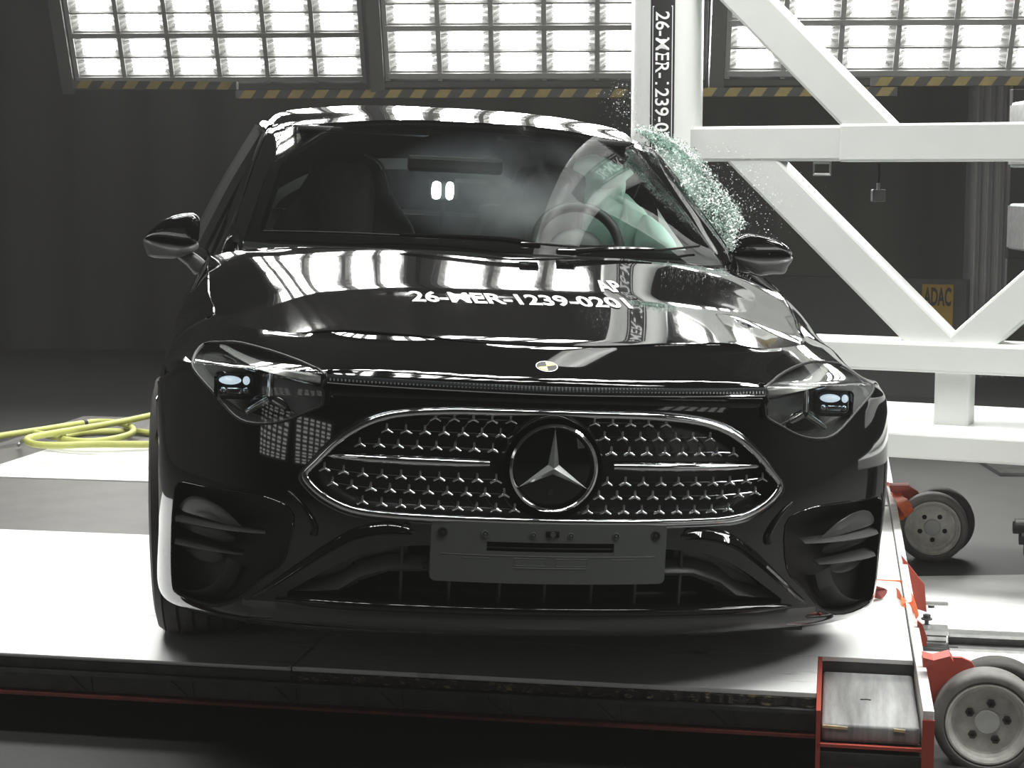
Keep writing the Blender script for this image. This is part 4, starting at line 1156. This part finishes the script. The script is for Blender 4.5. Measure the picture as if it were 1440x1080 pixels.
# ---- cabin
MB().grid([[ws(.02, j) + Vector((0, .06, -.02)) for j in range(5, 44)]] + [[bend((ws(.02, j).x * k, y, z)) for j in range(5, 44)] for y, z, k in ((1.62, .99, .92), (1.74, .975, .92), (1.80, .93, .92), (1.82, .6, .92))]).build('dashboard', MATTE, car, smooth=True, angle=50)
MB().box((-.22, 2.7, .34), (.94, 2.9, .04)).build('cabin_floor', DARK, car)
MB().box((0, 4.0, .75), (1.3, .05, .6)).build('cabin_bulkhead', MATTE, car)
for s_ in (-1, 1):
    MB().grid([[bend((s_ * .80, y, .45)), bend((s_ * .80, y, .7)), bend((s_ * .80, y, .93))] for y in np.linspace(1.4, 4.0, 40)]).build('door_lining', MATTE, car)
def seat(cx, y, label=None, rim=False):
    st_ = empty('seat'); st_.parent = car
    if label: st_['label'] = label
    def o(pts, yy, lean=.2): return [Vector((cx + x, yy + (z - .8) * lean, z)) for x, z in pts]
    bk = [(-.25, .55), (-.27, .8), (-.25, 1.0), (-.19, 1.10), (-.13, 1.20), (-.10, 1.255), (0, 1.275), (.10, 1.255), (.13, 1.20), (.19, 1.10), (.25, 1.0), (.27, .8), (.25, .55), (0, .52)]
    MB().pillow(cr(o(bk, y), 4, True), (0, -1, .2), .09, 8).build('seat_back', SEATM, st_, smooth=True)
    f_ = [(-.10, .7), (-.105, 1.0), (-.085, 1.22), (0, 1.245), (.085, 1.22), (.105, 1.0), (.10, .7)]
    MB().pillow(cr(o(f_, y - .055), 4, True), (0, -1, .2), .06, 8).build('seat_centre', SEATL, st_, smooth=True)
    MB().box((cx, y - .22, .50), (.50, .52, .14), bev=.04).build('seat_cushion', SEATM, st_, smooth=True)
    if rim:
        MB().tube(cr(o([(.06, 1.275), (.115, 1.25), (.142, 1.19), (.155, 1.10), (.18, 1.02)], y - .03), 5), .004, 6).build('bright_seat_rim', SILVER, st_, smooth=True)  # bright rim along the right edge only, a thin silver tube
seat(-.36, 2.48, 'dark front seat on the left with a brown grey centre', True)
seat(.36, 2.52)
rs = empty('rear_bench'); rs.parent = car
MB().box((0, 3.55, .72), (1.2, .16, .5), bev=.05).build('bench_back', SEATM, rs, smooth=True)
for x in (-.36, .36): MB().box((x, 3.6, 1.04), (.26, .10, .15), bev=.04).build('headrest', SEATM, rs, smooth=True)
# steering wheel
sw_ = empty('steering_wheel'); sw_.parent = car
sc0 = Cy(812, 348, 1.86); sr_ = (Cy(872, 348, 1.86) - Cy(752, 348, 1.86)).length / 2
Mw = Matrix.Translation(sc0) @ Matrix.Rotation(math.radians(90 - 22), 4, 'X')
MB().tube([Mw @ Vector((sr_ * math.cos(a), sr_ * math.sin(a) * 1.0, 0)) for a in np.linspace(0, 2 * math.pi, 49)[:-1]], .017, 10, True).build('steering_rim', MATTE, sw_, smooth=True)
MB().pillow(cr([Mw @ Vector((.09 * math.cos(a), .07 * math.sin(a), -.02)) for a in np.linspace(0, 2 * math.pi, 9)[:-1]], 4, True), Mw.to_3x3() @ Vector((0, 0, 1)), .03, 5).build('steering_hub', MATTE, sw_, smooth=True)
for a in (0, math.pi, -math.pi / 2):
    MB().bar(Mw @ Vector((.07 * math.cos(a), .06 * math.sin(a), -.01)), Mw @ Vector((sr_ * math.cos(a), sr_ * math.sin(a), 0)), .03, .012, .003, (0, 1, 0)).build('steering_spoke', MATTE, sw_)
# inflated airbags on the driver's side
ab = empty('airbag'); ab.parent = car; ab['label'] = 'inflated pale green side airbag'
def bag(px, y, th, nm, nrm=(-.25, -1, .1)):
    MB().pillow(cr([Cy(u, v, y + dy) for u, v, dy in px], 5, True), nrm, th, 9, .5).build(nm, AIRBAG, ab, smooth=True)
bag([(806, 238, 0), (813, 224, 0), (830, 218, 0), (850, 221, 0), (868, 231, .02), (886, 232, .05), (893, 241, .05), (882, 252, .03), (872, 262, .02), (850, 266, 0), (826, 262, 0), (822, 248, 0)], 2.16, .065, 'airbag_top_lobe')
bag([(826, 254, 0), (850, 258, 0), (878, 252, .02), (879, 278, .02), (884, 300, 0), (872, 345, 0), (845, 362, 0), (815, 352, 0), (820, 310, 0)], 2.20, .075, 'airbag_main_lobe')
bag([(878, 272, .03), (895, 286, 0), (912, 305, 0), (905, 335, 0), (884, 356, 0), (862, 350, 0), (868, 318, 0), (876, 300, 0)], 2.14, .07, 'airbag_middle_lobe')
bag([(905, 302, 0), (925, 312, 0), (942, 330, 0), (952, 352, 0), (930, 362, 0), (895, 358, 0), (893, 330, 0)], 2.10, .06, 'airbag_lower_lobe')
# mirror foot, visors
MB().box(Cy(640, 232, 1.9) , (.30, .05, .05), bev=.012).build('interior_mirror', MATTE, car)
for s_ in (-1, 1): MB().box((s_ * .33, 2.12, 1.345), (.42, .17, .015), bev=.005).build('sun_visor', MATTE, car)
MB().bar(Cy(640, 254, 2.2), Cy(686, 256, 2.2), .01, .014).build('cabin_crossbar', mat('cream_bar', (.4, .4, .34), .6), car)

# measuring lamp standing in the cabin
lamp = empty('cabin_camera_light', CAR_M @ Matrix.Translation(Cy(625, 268, 2.3)))
tag(lamp, 'small twin camera light shining out of the car cabin through the windscreen', 'light')
MB().box((0, .03, 0), (.10, .05, .07), bev=.008).build('light_body', MATTE, lamp)
LL = mat('white_led', (1, 1, 1), .5, emit=(.82, .93, 1.0), estr=40)
for dx, w in ((-.027, .026), (.018, .022)):
    MB().pillow(cr([Vector((dx + a * w / 2, 0, b * .024)) for a, b in ((-1, -1), (-1, 1), (1, 1), (1, -1))], 4, True), (0, -1, 0), .006, 4).build('light_window', LL, lamp, smooth=True)
MB().cyl((.0, .03, -.03), (0, .03, -.62), .008, n=10).build('light_stem', MATTE, lamp)
MB().cyl((.0, .03, -.62), (0, .03, -.605), .05, n=16).build('light_foot', MATTE, lamp)

# airbag smoke hanging in the cabin
sm = MB(); cS = Vector((.12, 2.02, 1.18))
rows = []
for i in range(1, 12):
    a = math.pi * i / 12; rows.append([cS + Vector((.42 * math.sin(a) * math.cos(b), .26 * math.sin(a) * math.sin(b), .20 * math.cos(a))) for b in np.linspace(0, 2 * math.pi, 25)[:-1]])
sm.grid(rows, close=True)
n_ = len(sm.v); sm.add([cS + Vector((0, 0, .20)), cS - Vector((0, 0, .20))], [])
for j in range(24): sm.f.append((n_, (j + 1) % 24, j)); sm.f.append((n_ + 1, 240 + j, 240 + (j + 1) % 24)); sm.mi += [0, 0]
SMK = bpy.data.materials.new('airbag_smoke'); SMK.use_nodes = True; nt = SMK.node_tree; nt.nodes.clear()
o_ = nt.nodes.new('ShaderNodeOutputMaterial'); pv = nt.nodes.new('ShaderNodeVolumeScatter'); pv.inputs['Color'].default_value = (.86, .82, .92, 1)
tc = nt.nodes.new('ShaderNodeTexCoord'); nz = nt.nodes.new('ShaderNodeTexNoise'); nz.inputs['Scale'].default_value = 6; nz.inputs['Detail'].default_value = 3
mr_ = nt.nodes.new('ShaderNodeMapRange'); mr_.inputs[1].default_value = .32; mr_.inputs[2].default_value = .68; mr_.inputs[3].default_value = 0; mr_.inputs[4].default_value = 7.0
nt.links.new(tc.outputs['Object'], nz.inputs['Vector']); nt.links.new(nz.outputs['Fac'], mr_.inputs[0]); mp_ = nt.nodes.new('ShaderNodeMapping'); mp_.inputs['Location'].default_value = tuple(-a / b for a, b in zip(cS, (.42, .26, .20))); mp_.inputs['Scale'].default_value = (1 / .42, 1 / .26, 1 / .20)
ln = nt.nodes.new('ShaderNodeVectorMath'); ln.operation = 'LENGTH'
fo = nt.nodes.new('ShaderNodeMapRange'); fo.inputs[1].default_value = .25; fo.inputs[2].default_value = 1.0; fo.inputs[3].default_value = 1; fo.inputs[4].default_value = 0
mu = nt.nodes.new('ShaderNodeMath'); mu.operation = 'MULTIPLY'
nt.links.new(tc.outputs['Object'], mp_.inputs[0]); nt.links.new(mp_.outputs[0], ln.inputs[0]); nt.links.new(ln.outputs['Value'], fo.inputs[0])
nt.links.new(mr_.outputs[0], mu.inputs[0]); nt.links.new(fo.outputs[0], mu.inputs[1])
nt.links.new(mu.outputs[0], pv.inputs['Density']); nt.links.new(pv.outputs[0], o_.inputs['Volume'])
smoke = sm.build('airbag_smoke', SMK, smooth=True); smoke.matrix_world = CAR_M
tag(smoke, 'thin grey airbag smoke drifting inside the cabin behind the windscreen', 'smoke', kind='stuff')

# ------------------------------------------------------------------ shattered side window and flying glass
rng = np.random.default_rng(3)
SHARD = mat('green_glass_crumbs', (.43, .50, .46), .15, spec=.8)
SHARD2 = mat('clear_glass_crumbs', (.80, .88, .85), .08, spec=1.0)
SHEETM = glass('crazed_green_glass', (.62, .76, .70), .8, .25)
inn = [(1020, 352), (1008, 335), (985, 297), (960, 258), (935, 222), (912, 196), (896, 183)]
outr = [(1026, 352), (1042, 318), (1034, 290), (1010, 262), (990, 232), (965, 206), (915, 182)]
ic, oc = cr([Vector((u, v, 0)) for u, v in inn], 8), cr([Vector((u, v, 0)) for u, v in outr], 8)
def sheet_pt(s, t):
    k = s * (len(ic) - 1); i = min(int(k), len(ic) - 2); f = k - i
    a = ic[i].lerp(ic[i + 1], f); b = oc[i].lerp(oc[i + 1], f); uv = a.lerp(b, t)
    y = 1.58 + .60 * s + .05 * math.sin(9 * s + 4 * t) + .04 * math.sin(17 * t + 5 * s)
    return Cy(uv.x, uv.y, y)
crumb = MB()
def add_crumb(p, r, mi):
    pts = rng.normal(size=(4, 3)); pts /= np.linalg.norm(pts, axis=1)[:, None]
    sc__ = rng.uniform(.6, 1.2, 3) * r
    vs = [p + Vector(q * sc__) for q in pts]
    crumb.add(vs, [(0, 1, 2), (0, 2, 3), (0, 3, 1), (1, 3, 2)], mi)
shatter = empty('shattered_side_window', CAR_M); tag(shatter, 'crumbled pale green side window bulging out beside the right windscreen pillar', 'broken glass')
for _ in range(5200):
    s = rng.random(); t = min(1.06, abs(rng.beta(1.2, 1.0)) * 1.04)
    p = sheet_pt(s, t) + Vector(rng.normal(size=3) * .008)
    if 1.52 < p.y < 1.68 and p.x > .80 and p.z < 1.085 or p.x < .74 and p.z < 1.0: continue
    add_crumb(p, rng.uniform(.0025, .0062), int(rng.random() < .35))
o_ = crumb.build('glass_crumbs', [SHARD, SHARD2], shatter, fix=False); o_['kind'] = 'stuff'
MB().grid([[sheet_pt(s, t) + Vector((0, .02, 0)) for t in np.linspace(0, .96, 14)] for s in np.linspace(0, 1, 50)]).build('crazed_sheet', SHEETM, shatter, smooth=True)
crumb = MB()
for _ in range(900):
    k = rng.random()
    if k < .72:
        s = rng.random() ** .8; t = 1 + abs(rng.normal()) * .75; p = sheet_pt(s * .75, t) + Vector(rng.normal(size=3) * .05)
    else:
        p = Cy(rng.normal(880, 16), rng.normal(150, 20), 2.1 + rng.random() * .15)
    add_crumb(p, rng.uniform(.001, .003), int(rng.random() < .6))
o_ = crumb.build('flying_glass', [SHARD, SHARD2], fix=False); o_.matrix_world = CAR_M
tag(o_, 'tiny bits of glass flying away from the broken window around the pole', 'glass bits', kind='stuff')
crumb = MB()
for _ in range(420):
    u = rng.uniform(930, 1060); v = rng.normal(383, 10)
    h = hood_hit(min(u, 1050), max(v, 368))
    if h is not None and h.z > .8: add_crumb(bend(h) + Vector((0, 0, .002)), rng.uniform(.0008, .0018), 1)
o_ = crumb.build('glass_dust', [SHARD, SHARD2], fix=False); o_.matrix_world = CAR_M
tag(o_, 'fine glass dust sprinkled on the right rear corner of the bonnet', 'glass dust', kind='stuff')

# ------------------------------------------------------------------ the sled
SA = math.radians(10.3)
SE1 = Vector((math.cos(SA), -math.sin(SA), 0)); SE2 = Vector((math.sin(SA), math.cos(SA), 0))
SO = Wz(1150, 975, 0.0); SO.z = 0
_q = Wz(1150, 975, DECK); SO = Vector((_q.x, _q.y, 0))
SLED_M = Matrix((SE1, SE2, UP)).transposed().to_4x4(); SLED_M.translation = SO
SLED_I = SLED_M.inverted()
def sl(u, v, z=DECK): return SLED_I @ Wz(u, v, z)
def sd(u, v, b):                                       # photograph point -> sled coordinates on the upright plane b
    o = SLED_I @ Vector((0, 0, CAMZ)); d = SLED_I.to_3x3() @ ray(u, v); k = (b - o.y) / d.y; return o + d * k
sled = empty('impact_sled', SLED_M); tag(sled, 'flat white decked sled with red steel frame that carries the black car', 'sled')
AL = -3.6
AR = sl(1300, 980).x
bN = sl(1220, 926).y                                   # back of the notch with the wooden block
b1, b2, b3, b4 = sl(110, 748).y, sl(110, 675).y, sl(160, 631).y, sl(120, 585).y
def board(name, a0, a1, c0, c1, mm, t=.012, z=DECK): return MB().box(((a0 + a1) / 2, (c0 + c1) / 2, z - t / 2), (a1 - a0 - .002, c1 - c0 - .002, t), bev=.0015).build(name, mm, sled)
ae = sl(415, 932).x
board('deck_board', ae + .001, -.002, 0, bN, DECKW)
board('deck_board', ae + .001, AR - .012, bN, b1, DECKW)
board('deck_board', AL, ae, 0.0, b1, DECKW)
MB().box(((AL + ae) / 2, -.012 + .09, DECK + .002), (ae - AL, .20, .004)).build('deck_cover_sheet', DECKW, sled)
board('deck_board', AL, -.75, b1, b2, DECKG)
board('deck_board', -.75, AR - .012, b1, b2, DECKW)
# far white sheet with a slanted left edge, on a grey board
board('deck_board', AL, AR - .012, b2, b4, DECKG, .012)
pA, pB, pC, pD = sl(-2, 655), sl(72, 631), sl(700, 631), sl(700, 700)
pts2 = [(pA.x, pA.y), (pA.x + .02, b2 + .002), (AR - .02, b2 + .002), (AR - .02, b3), (pB.x, b3)]
MB().prism(pts2, lambda a, b, t: (a, b, t), DECK + .0005, DECK + .004).build('white_sheet', DECKW, sled)
# body below the deck
MB().box(((AL - .004) / 2, b4 / 2 + .01, .156), (-.004 - AL, b4 - .02, .075)).build('sled_core', STEEL, sled)
MB().box(((AR - .01) / 2, (bN + b4) / 2 + .01, .156), (AR, b4 - bN - .02, .075)).build('sled_core', STEEL, sled)
def edge_strip(name, a0, a1, z0, z1, y0, y1, mm, wob=0.0, n=60):
    m = MB(); rows = []
    for i in range(n + 1):
        a = a0 + (a1 - a0) * i / n; w = wob * rng.normal()
        rows.append([(a, y1, z1), (a, y0 + w, z1 + w * .3), (a, y0 + w * 1.4, z0 + abs(w) * .6), (a, y1, z0)])
    m.grid(rows, close=True); return m.build(name, mm, sled)
edge_strip('plywood_edge', ae, -.004, DECK - .034, DECK - .0125, -.004, .05, PLY, .0025, 120)
edge_strip('plywood_edge', AL, ae, DECK - .034, DECK - .0125, -.006, .05, STEEL, .001, 40)
edge_strip('steel_lip', AL, -.004, DECK - .045, DECK - .035, -.020, .04, STEEL)
MB().box(((AL - .004) / 2, .012, .140), (-.004 - AL, .02, .05)).build('front_channel', STEEL, sled)
edge_strip('red_flange', AL, -.004, .104, .111, -.016, .05, mat('shaded_red_paint', (.16, .03, .02), .6, var=.4, scale=30))  # frame red darkened in colour for the shade on the sled's front
for k in range(14):                                    # slanted stiffeners on the channel face
    a = AL + .2 + k * .262
    MB().bar((a, .0, .162), (a + .05, .0, .117), .004, .004).build('stiffener', STEEL, sled)
    MB().bar((a + .062, .0, .162), (a + .066, .0, .117), .004, .004).build('stiffener', STEEL, sled)
MB().box(((AL + AR) / 2, b4 / 2 + .35, .06), (AR - AL - .3, b4 - .5, .11)).build('under_frame', DARK, sled)
# right end: side plates, block, cross members
yf = sl(1226, 1012, DECK - .015).y
lx = 0.0; rx0, rx1 = AR - .010, AR + .014
MB().box((lx + .003, (bN + yf) / 2, .105), (.010, bN - yf, .20)).build('side_plate', REDP, sled)
MB().box(((rx0 + rx1) / 2, (yf + b4) / 2 - .003, DECK - .05), (rx1 - rx0, b4 - yf, .124), bev=.002).build('side_rail', mat('pale_worn_rail', (.62, .60, .58), .5, var=.25, scale=25), sled)
MB().box(((rx0 + rx1) / 2, yf - .004, .10), (rx1 - rx0 + .002, .008, .196)).build('side_rail_end', REDP, sled)
MB().box(((lx + rx0) / 2, yf + .006, .1265), (rx0 - lx, .012, .007)).build('cross_bar', REDP, sled)
MB().box(((lx + rx0) / 2, yf + .03, .045), (rx0 - lx, .012, .075), bev=.0).build('lower_plate', worn('rusty_plate', (.17, .10, .085), (.09, .08, .075), .5, 12), sled)
MB().box(((lx + rx0) / 2, (bN + yf) / 2 + .02, .09), (rx0 - lx, bN - yf, .03)).build('shelf_plate', STEEL, sled)
MB().box(((lx + rx0) / 2, bN + .002, DECK - .035), (rx0 - lx, .006, .045)).build('notch_back', STEEL, sled)
WB_M = mat('grey_weathered_block', (.24, .245, .24), .5, var=.45, scale=5, stretch=(6, .6, 1), bump=.05, bscale=30)
blk = empty('wooden_block', SLED_M @ Matrix.Translation(((lx + rx0) / 2 + .003, (bN + yf) / 2 + .006, .151)))
tag(blk, 'grey weathered block set into the notch at the sled\'s right front corner', 'block')
MB().box((0, 0, 0), (rx0 - lx - .014, bN - yf - .024, .042), bev=.009).build('block_body', WB_M, blk, smooth=True, angle=60)
m = MB()
for a0, a1 in ((-.105, -.05), (.05, .075)):
    m.bar((a0, -(bN - yf - .024) / 2 - .0005, .014), (a1, -(bN - yf - .024) / 2 - .0005, .012), .004, .006)
m.build('splintered_edge', mat('raw_wood', (.55, .45, .27), .8, var=.3, scale=60), blk)['kind'] = 'stuff'
MB().tube([(-.02, -.02, .0212), (-.005, -.017, .0215), (.004, -.02, .0212)], .0022, 5).build('gouge', INK, blk)

# dolly wheels
def dolly(u, v, r, phase, label, spin_bolts):
    y = F * r / 77.0 * (77.0 / (77.0 if v > 900 else 50.0))
    c = Wd(u, v, y)
    root = empty('dolly_wheels', Matrix.Translation(c) @ Matrix((SE1, SE2, UP)).transposed().to_4x4()); tag(root, label, 'wheel')
    for k, (dx, dy) in enumerate(((0, 0), (.03, .105))):
        M = Matrix.Translation((dx, dy, 0)) @ Matrix.Rotation(math.pi / 2, 4, 'X')
        MB().lathe([(.098, .018), (.103, .026), (.112, .026), (.121, .020), (.125, .008), (.125, -.03), (.118, -.042), (.10, -.042)], M, 72).build('tyre', RUBBER if k else mat('dusty_tyre', (.16, .155, .145), .6, var=.2, scale=30), root, smooth=True, angle=50)
        rim = MB().lathe([(.0985, .016), (.0965, .024), (.0925, .024), (.0905, .018), (.0875, .016), (.084, .012), (.080, -.004), (.074, -.006), (.060, -.002), (.030, -.001), (.0001, -.001)], M, 64).build('steel_rim', mat('worn_rim', (.62, .61, .57), .45, .1, var=.2, scale=25), root, smooth=True, angle=25)
        if k: continue
        MB().lathe([(.029, -.004), (.029, .004), (.0265, .006), (.0001, .006)], M, 40).build('hub_cap', mat('grey_cap', (.5, .51, .5), .45, var=.1, scale=30), root, smooth=True, angle=20)
        for q in range(5):
            a = math.radians(phase + 72 * q); p = Vector((.0455 * math.cos(a), 0, .0455 * math.sin(a)))
            if spin_bolts: MB().lathe([(.0105, -.004), (.0105, .006), (.0055, .006), (.005, 0), (.0001, 0)], Matrix.Translation(p) @ Matrix.Rotation(math.pi / 2, 4, 'X'), 6).build('wheel_bolt', STEEL, root)
            else: MB().lathe([(.0085, -.003), (.0085, .0005), (.007, .0008), (.0001, .0002)], Matrix.Translation(p) @ Matrix.Rotation(math.pi / 2, 4, 'X'), 18).build('bolt_hole', DARK, root)
    MB().cyl((0, -.0, 0), (.03, .105, 0), .018, n=16).build('axle', STEEL, root)
    return root, c
w1, c1 = dolly(1388, 1015, .125, 80, 'near pair of small dolly wheels with five bolts at the bottom right corner', True)
w2, c2 = dolly(1311, 741.5, .125, 56, 'far pair of small dolly wheels right of the sled below the white base slab', False)
def bracket(name, px, y, mm, thick, label=None, parent=None):
    pts_ = [SLED_I @ Wd(u, v, y) for u, v in px]; b0 = sum(p.y for p in pts_) / len(pts_)
    pts_ = [sd(u, v, b0) for u, v in px]
    return MB().prism([(p.x, p.z) for p in pts_], lambda a, z, t: (a, b0 + t, z), -thick / 2, thick / 2).build(name, mm, sled)
REDB = mat('red_bracket_paint', (.42, .07, .045), .5, var=.15, scale=20)
bracket('wheel_fork', [(1296, 922), (1352, 924), (1366, 930), (1385, 960), (1385, 1010), (1330, 1010), (1303, 985)], 4.115, REDB, .012)
bracket('fork_flange', [(1297, 920), (1312, 924), (1335, 918), (1340, 926), (1314, 932), (1298, 930)], 4.06, REDB, .06)
bracket('wheel_fork', [(1252, 684), (1278, 683), (1290, 690), (1300, 705), (1300, 740), (1270, 740)], 6.33, REDB, .012)
bracket('fork_flange', [(1250, 681), (1278, 681), (1280, 686), (1252, 690)], 6.28, REDB, .06)
bracket('gusset', [(1267, 780), (1300, 822), (1303, 860), (1290, 856), (1279, 838)], 5.25, REDB, .012)
bracket('gusset', [(1290, 872), (1297, 878), (1304, 897), (1303, 908), (1294, 908), (1290, 900)], 4.5, REDB, .012)

def ribbon(name, px, w, mm, parent, M=None):           # webbing: list of (u, v, depth), flat strip of width w seen from the side
    P = cr([Wd(u, v, y) for u, v, y in px], 6); m = MB(); rows = []
    for i, p in enumerate(P):
        t = (P[min(i + 1, len(P) - 1)] - P[max(i - 1, 0)]).normalized(); n_ = t.cross(Vector((0, 1, 0))).normalized()
        ww = w[min(i // 6, len(w) - 1)] if isinstance(w, (list, tuple)) else w
        e_ = Vector((0, .0015, 0)); d_ = (n_ * ww / 2) + Vector((0, .3 * ww, .0))
        rows.append([p - d_ - e_, p + d_ - e_, p + d_ + e_, p - d_ + e_])
    m.grid(rows, close=True); return m.build(name, mm, parent)
s1 = empty('orange_strap'); tag(s1, 'orange webbing strap hanging over the sled rail above the far dolly wheels', 'strap')
ribbon('strap_tail', [(1222, 660, 6.55), (1230, 664, 6.55), (1226, 672, 6.52), (1225, 680, 6.5)], .03, ORANGE, s1)
ribbon('strap_web', [(1222, 680, 6.5), (1238, 679, 6.5), (1249, 681, 6.45), (1258, 692, 6.35), (1268, 705, 6.25), (1276, 716, 6.2), (1279, 723, 6.2)], [.012, .012, .014, .035, .045, .04, .03], ORANGE, s1)
ribbon('strap_web', [(1254, 702, 6.4), (1262, 711, 6.3), (1268, 722, 6.22), (1272, 729, 6.2)], [.02, .03, .035, .02], ORANGE, s1)
s2 = empty('orange_strap'); tag(s2, 'orange webbing strap lying over the sled rail near the steel track', 'strap')
ribbon('strap_web', [(1218, 816, 5.1), (1245, 818, 5.08), (1268, 819, 5.06), (1276, 824, 4.98), (1281, 838, 4.86), (1287, 856, 4.62), (1290, 868, 4.48)], [.01, .01, .01, .012, .014, .014, .01], ORANGE, s2)
ribbon('strap_end', [(1261, 836, 4.88), (1270, 843, 4.82), (1279, 850, 4.75), (1286, 861, 4.64)], [.035, .035, .03, .02], ORANGE, s2)
ribbon('strap_label', [(1285, 866, 4.65), (1288, 874, 4.6), (1287, 880, 4.58)], [.018, .02, .01], mat('blue_tag', (.05, .12, .3), .6), s2)
rg = MB(); P = [Wz(u, v, DECK + h) for u, v, h in ((1212, 812, .05), (1222, 815, .06), (1232, 824, .05), (1248, 830, .02), (1240, 842, .006), (1228, 840, .006), (1220, 836, .01), (1210, 838, .02))]
rg.pillow(cr(P, 3, True), (-.2, -1, .6), .02, 5, .3)
for v in rg.v: pass
tag(rg.build('maroon_rag', MAROON, smooth=True, angle=50), 'crumpled maroon rag on the white deck behind the car\'s right front corner', 'rag')

# floor furniture on the right
fp = MB(); pts_ = [Wz(u, v, 0.008) for u, v in ((1180, 812), (1560, 806), (1620, 1000), (1180, 985))]
fp.prism([(p.x, p.y) for p in pts_], lambda a, b, t: (a, b, t), 0.0, 0.008)
tag(fp.build('white_floor_plate', mat('white_floor_paint', (.7, .7, .69), .4, var=.12, scale=2.5)), 'white floor plate right of the sled under the steel track', 'floor plate')
tr = empty('steel_track', SLED_M); tag(tr, 'low steel track on the floor at the right, running out from the sled', 'rail')
def fs(u, v, z): return SLED_I @ Wz(u, v, z)
t0 = fs(1334, 888, .05)
MB().box((t0.x + 1.0, t0.y, .046), (2.0, .05, .012), bev=.002).build('track_head', BARE, tr)
MB().box((t0.x + 1.0, t0.y + .008, .028), (2.0, .03, .030)).build('track_web', STEEL, tr)
MB().box((t0.x + 1.0, t0.y, .012), (2.0, .12, .008)).build('track_foot', BARE, tr)
e0 = fs(1302, 893, .05)
for k in range(3): MB().box((t0.x - .045, t0.y - .004, .020 + k * .017), (.075 + .012 * (k == 2), .075, .015), bev=.002).build('end_block', BARE, tr)
for k in range(2): MB().box((t0.x - .02 - .03 * k, t0.y - .05 - .02 * k, .012), (.09, .012, .012), bev=.002).build('end_rod', STEEL, tr)
bo = empty('hold_down_bolt', SLED_M @ Matrix.Translation(fs(1303, 880, .07))); tag(bo, 'dark hold-down bolt with washers standing above the end of the steel track', 'bolt')
MB().cyl((0, 0, -.06), (0, 0, .03), .006, n=12).build('bolt_shank', STEEL, bo)
MB().cyl((0, 0, -.008), (0, 0, .004), .013, n=6).build('nut', BARE, bo)
MB().cyl((0, 0, .019), (0, 0, .023), .016, n=24).build('washer', STEEL, bo)
MB().cyl((0, 0, .023), (0, 0, .034), .011, n=6).build('bolt_head', STEEL, bo)
br_ = empty('clamp_bar', SLED_M @ Matrix.Translation(fs(1312, 849, .08))); tag(br_, 'short grey clamp bar sticking out of the sled rail below the red gusset', 'bar')
MB().bar((-.06, 0, 0), (.045, 0, .001), .02, .009, .002).build('bar', BARE, br_)
MB().cyl((-.005, 0, -.012), (-.005, 0, -.003), .010, n=6).build('bar_nut', STEEL, br_)
MB().box((-.055, 0, .008), (.03, .03, .008)).build('bar_shim', STEEL, br_)
rods = empty('rod_stack', SLED_M @ Matrix.Translation(SLED_I @ Wd(1436, 752, 5.6))); tag(rods, 'stack of dark steel rods at the right edge, right of the far dolly wheels', 'rods')
for k, (dz, dx) in enumerate(((.035, -.02), (.0, .0), (-.035, .016))):
    MB().cyl((dx, 0, dz), (dx + .5, 0, dz), .017, n=20).build('rod', STEEL, rods)
    MB().cyl((dx - .006, 0, dz - .012), (dx + .03, 0, dz - .012), .020, n=20).build('rod_collar', DARK, rods)
MB().cyl((.06, .03, -.05), (.06, .03, -.235), .02, n=12).build('rod_stand', DARK, rods)

# yellow hose coiled at the far left end of the deck
hs = empty('yellow_hose'); tag(hs, 'yellow hose lying in loops on the deck behind the car at the far left', 'hose')
HR = .0145
def hose(px, h, r=HR): return cr([Wz(u, v, DECK + h + dz) for u, v, dz in px], 8)
MB().tube(hose([(-60, 622, 0), (0, 613, 0), (60, 604, 0), (118, 595, 0), (144, 593, 0), (168, 595, 0), (186, 602, 0), (184, 610, 0), (160, 617, 0), (128, 621, 0), (96, 619, 0), (72, 613, 0), (50, 609, .0)], HR + .034), HR, 10).build('hose_loop', YELHOSE, hs, smooth=True)
MB().tube(hose([(260, 572, 0), (213, 584, 0), (160, 595, 0), (112, 603, 0), (64, 611, 0), (42, 615.5, 0), (38, 620.5, 0), (51, 625, 0), (80, 626.5, 0), (128, 625, 0), (213, 625, 0), (270, 625, 0)], HR + .066), HR, 10).build('hose_loop', YELHOSE, hs, smooth=True)
MB().tube(hose([(260, 611, 0), (213, 609, 0), (192, 607, 0), (144, 607, 0), (112, 609, 0), (90, 614, 0)], HR + .002), HR, 10).build('hose_loop', YELHOSE, hs, smooth=True)
MB().tube(hose([(60, 627, 0), (85, 631, 0), (112, 633, 0), (150, 633.5, 0), (213, 631, 0), (270, 629, 0)], HR + .006), .010, 8).build('pale_hose', mat('pale_hose_rubber', (.8, .8, .72), .5), hs, smooth=True)
p0, p1 = Wz(117, 595.2, DECK + HR + .034), Wz(121, 594.6, DECK + HR + .034)
MB().cyl(p0, p1, HR * 1.12, n=14).build('tape_ring', INK, hs)
MB().tube([Wz(26, 626, DECK + .02), Wz(30, 621, DECK + .03), Wz(36, 618, DECK + .06)], .008, 8).build('hose_end', BARE, hs)
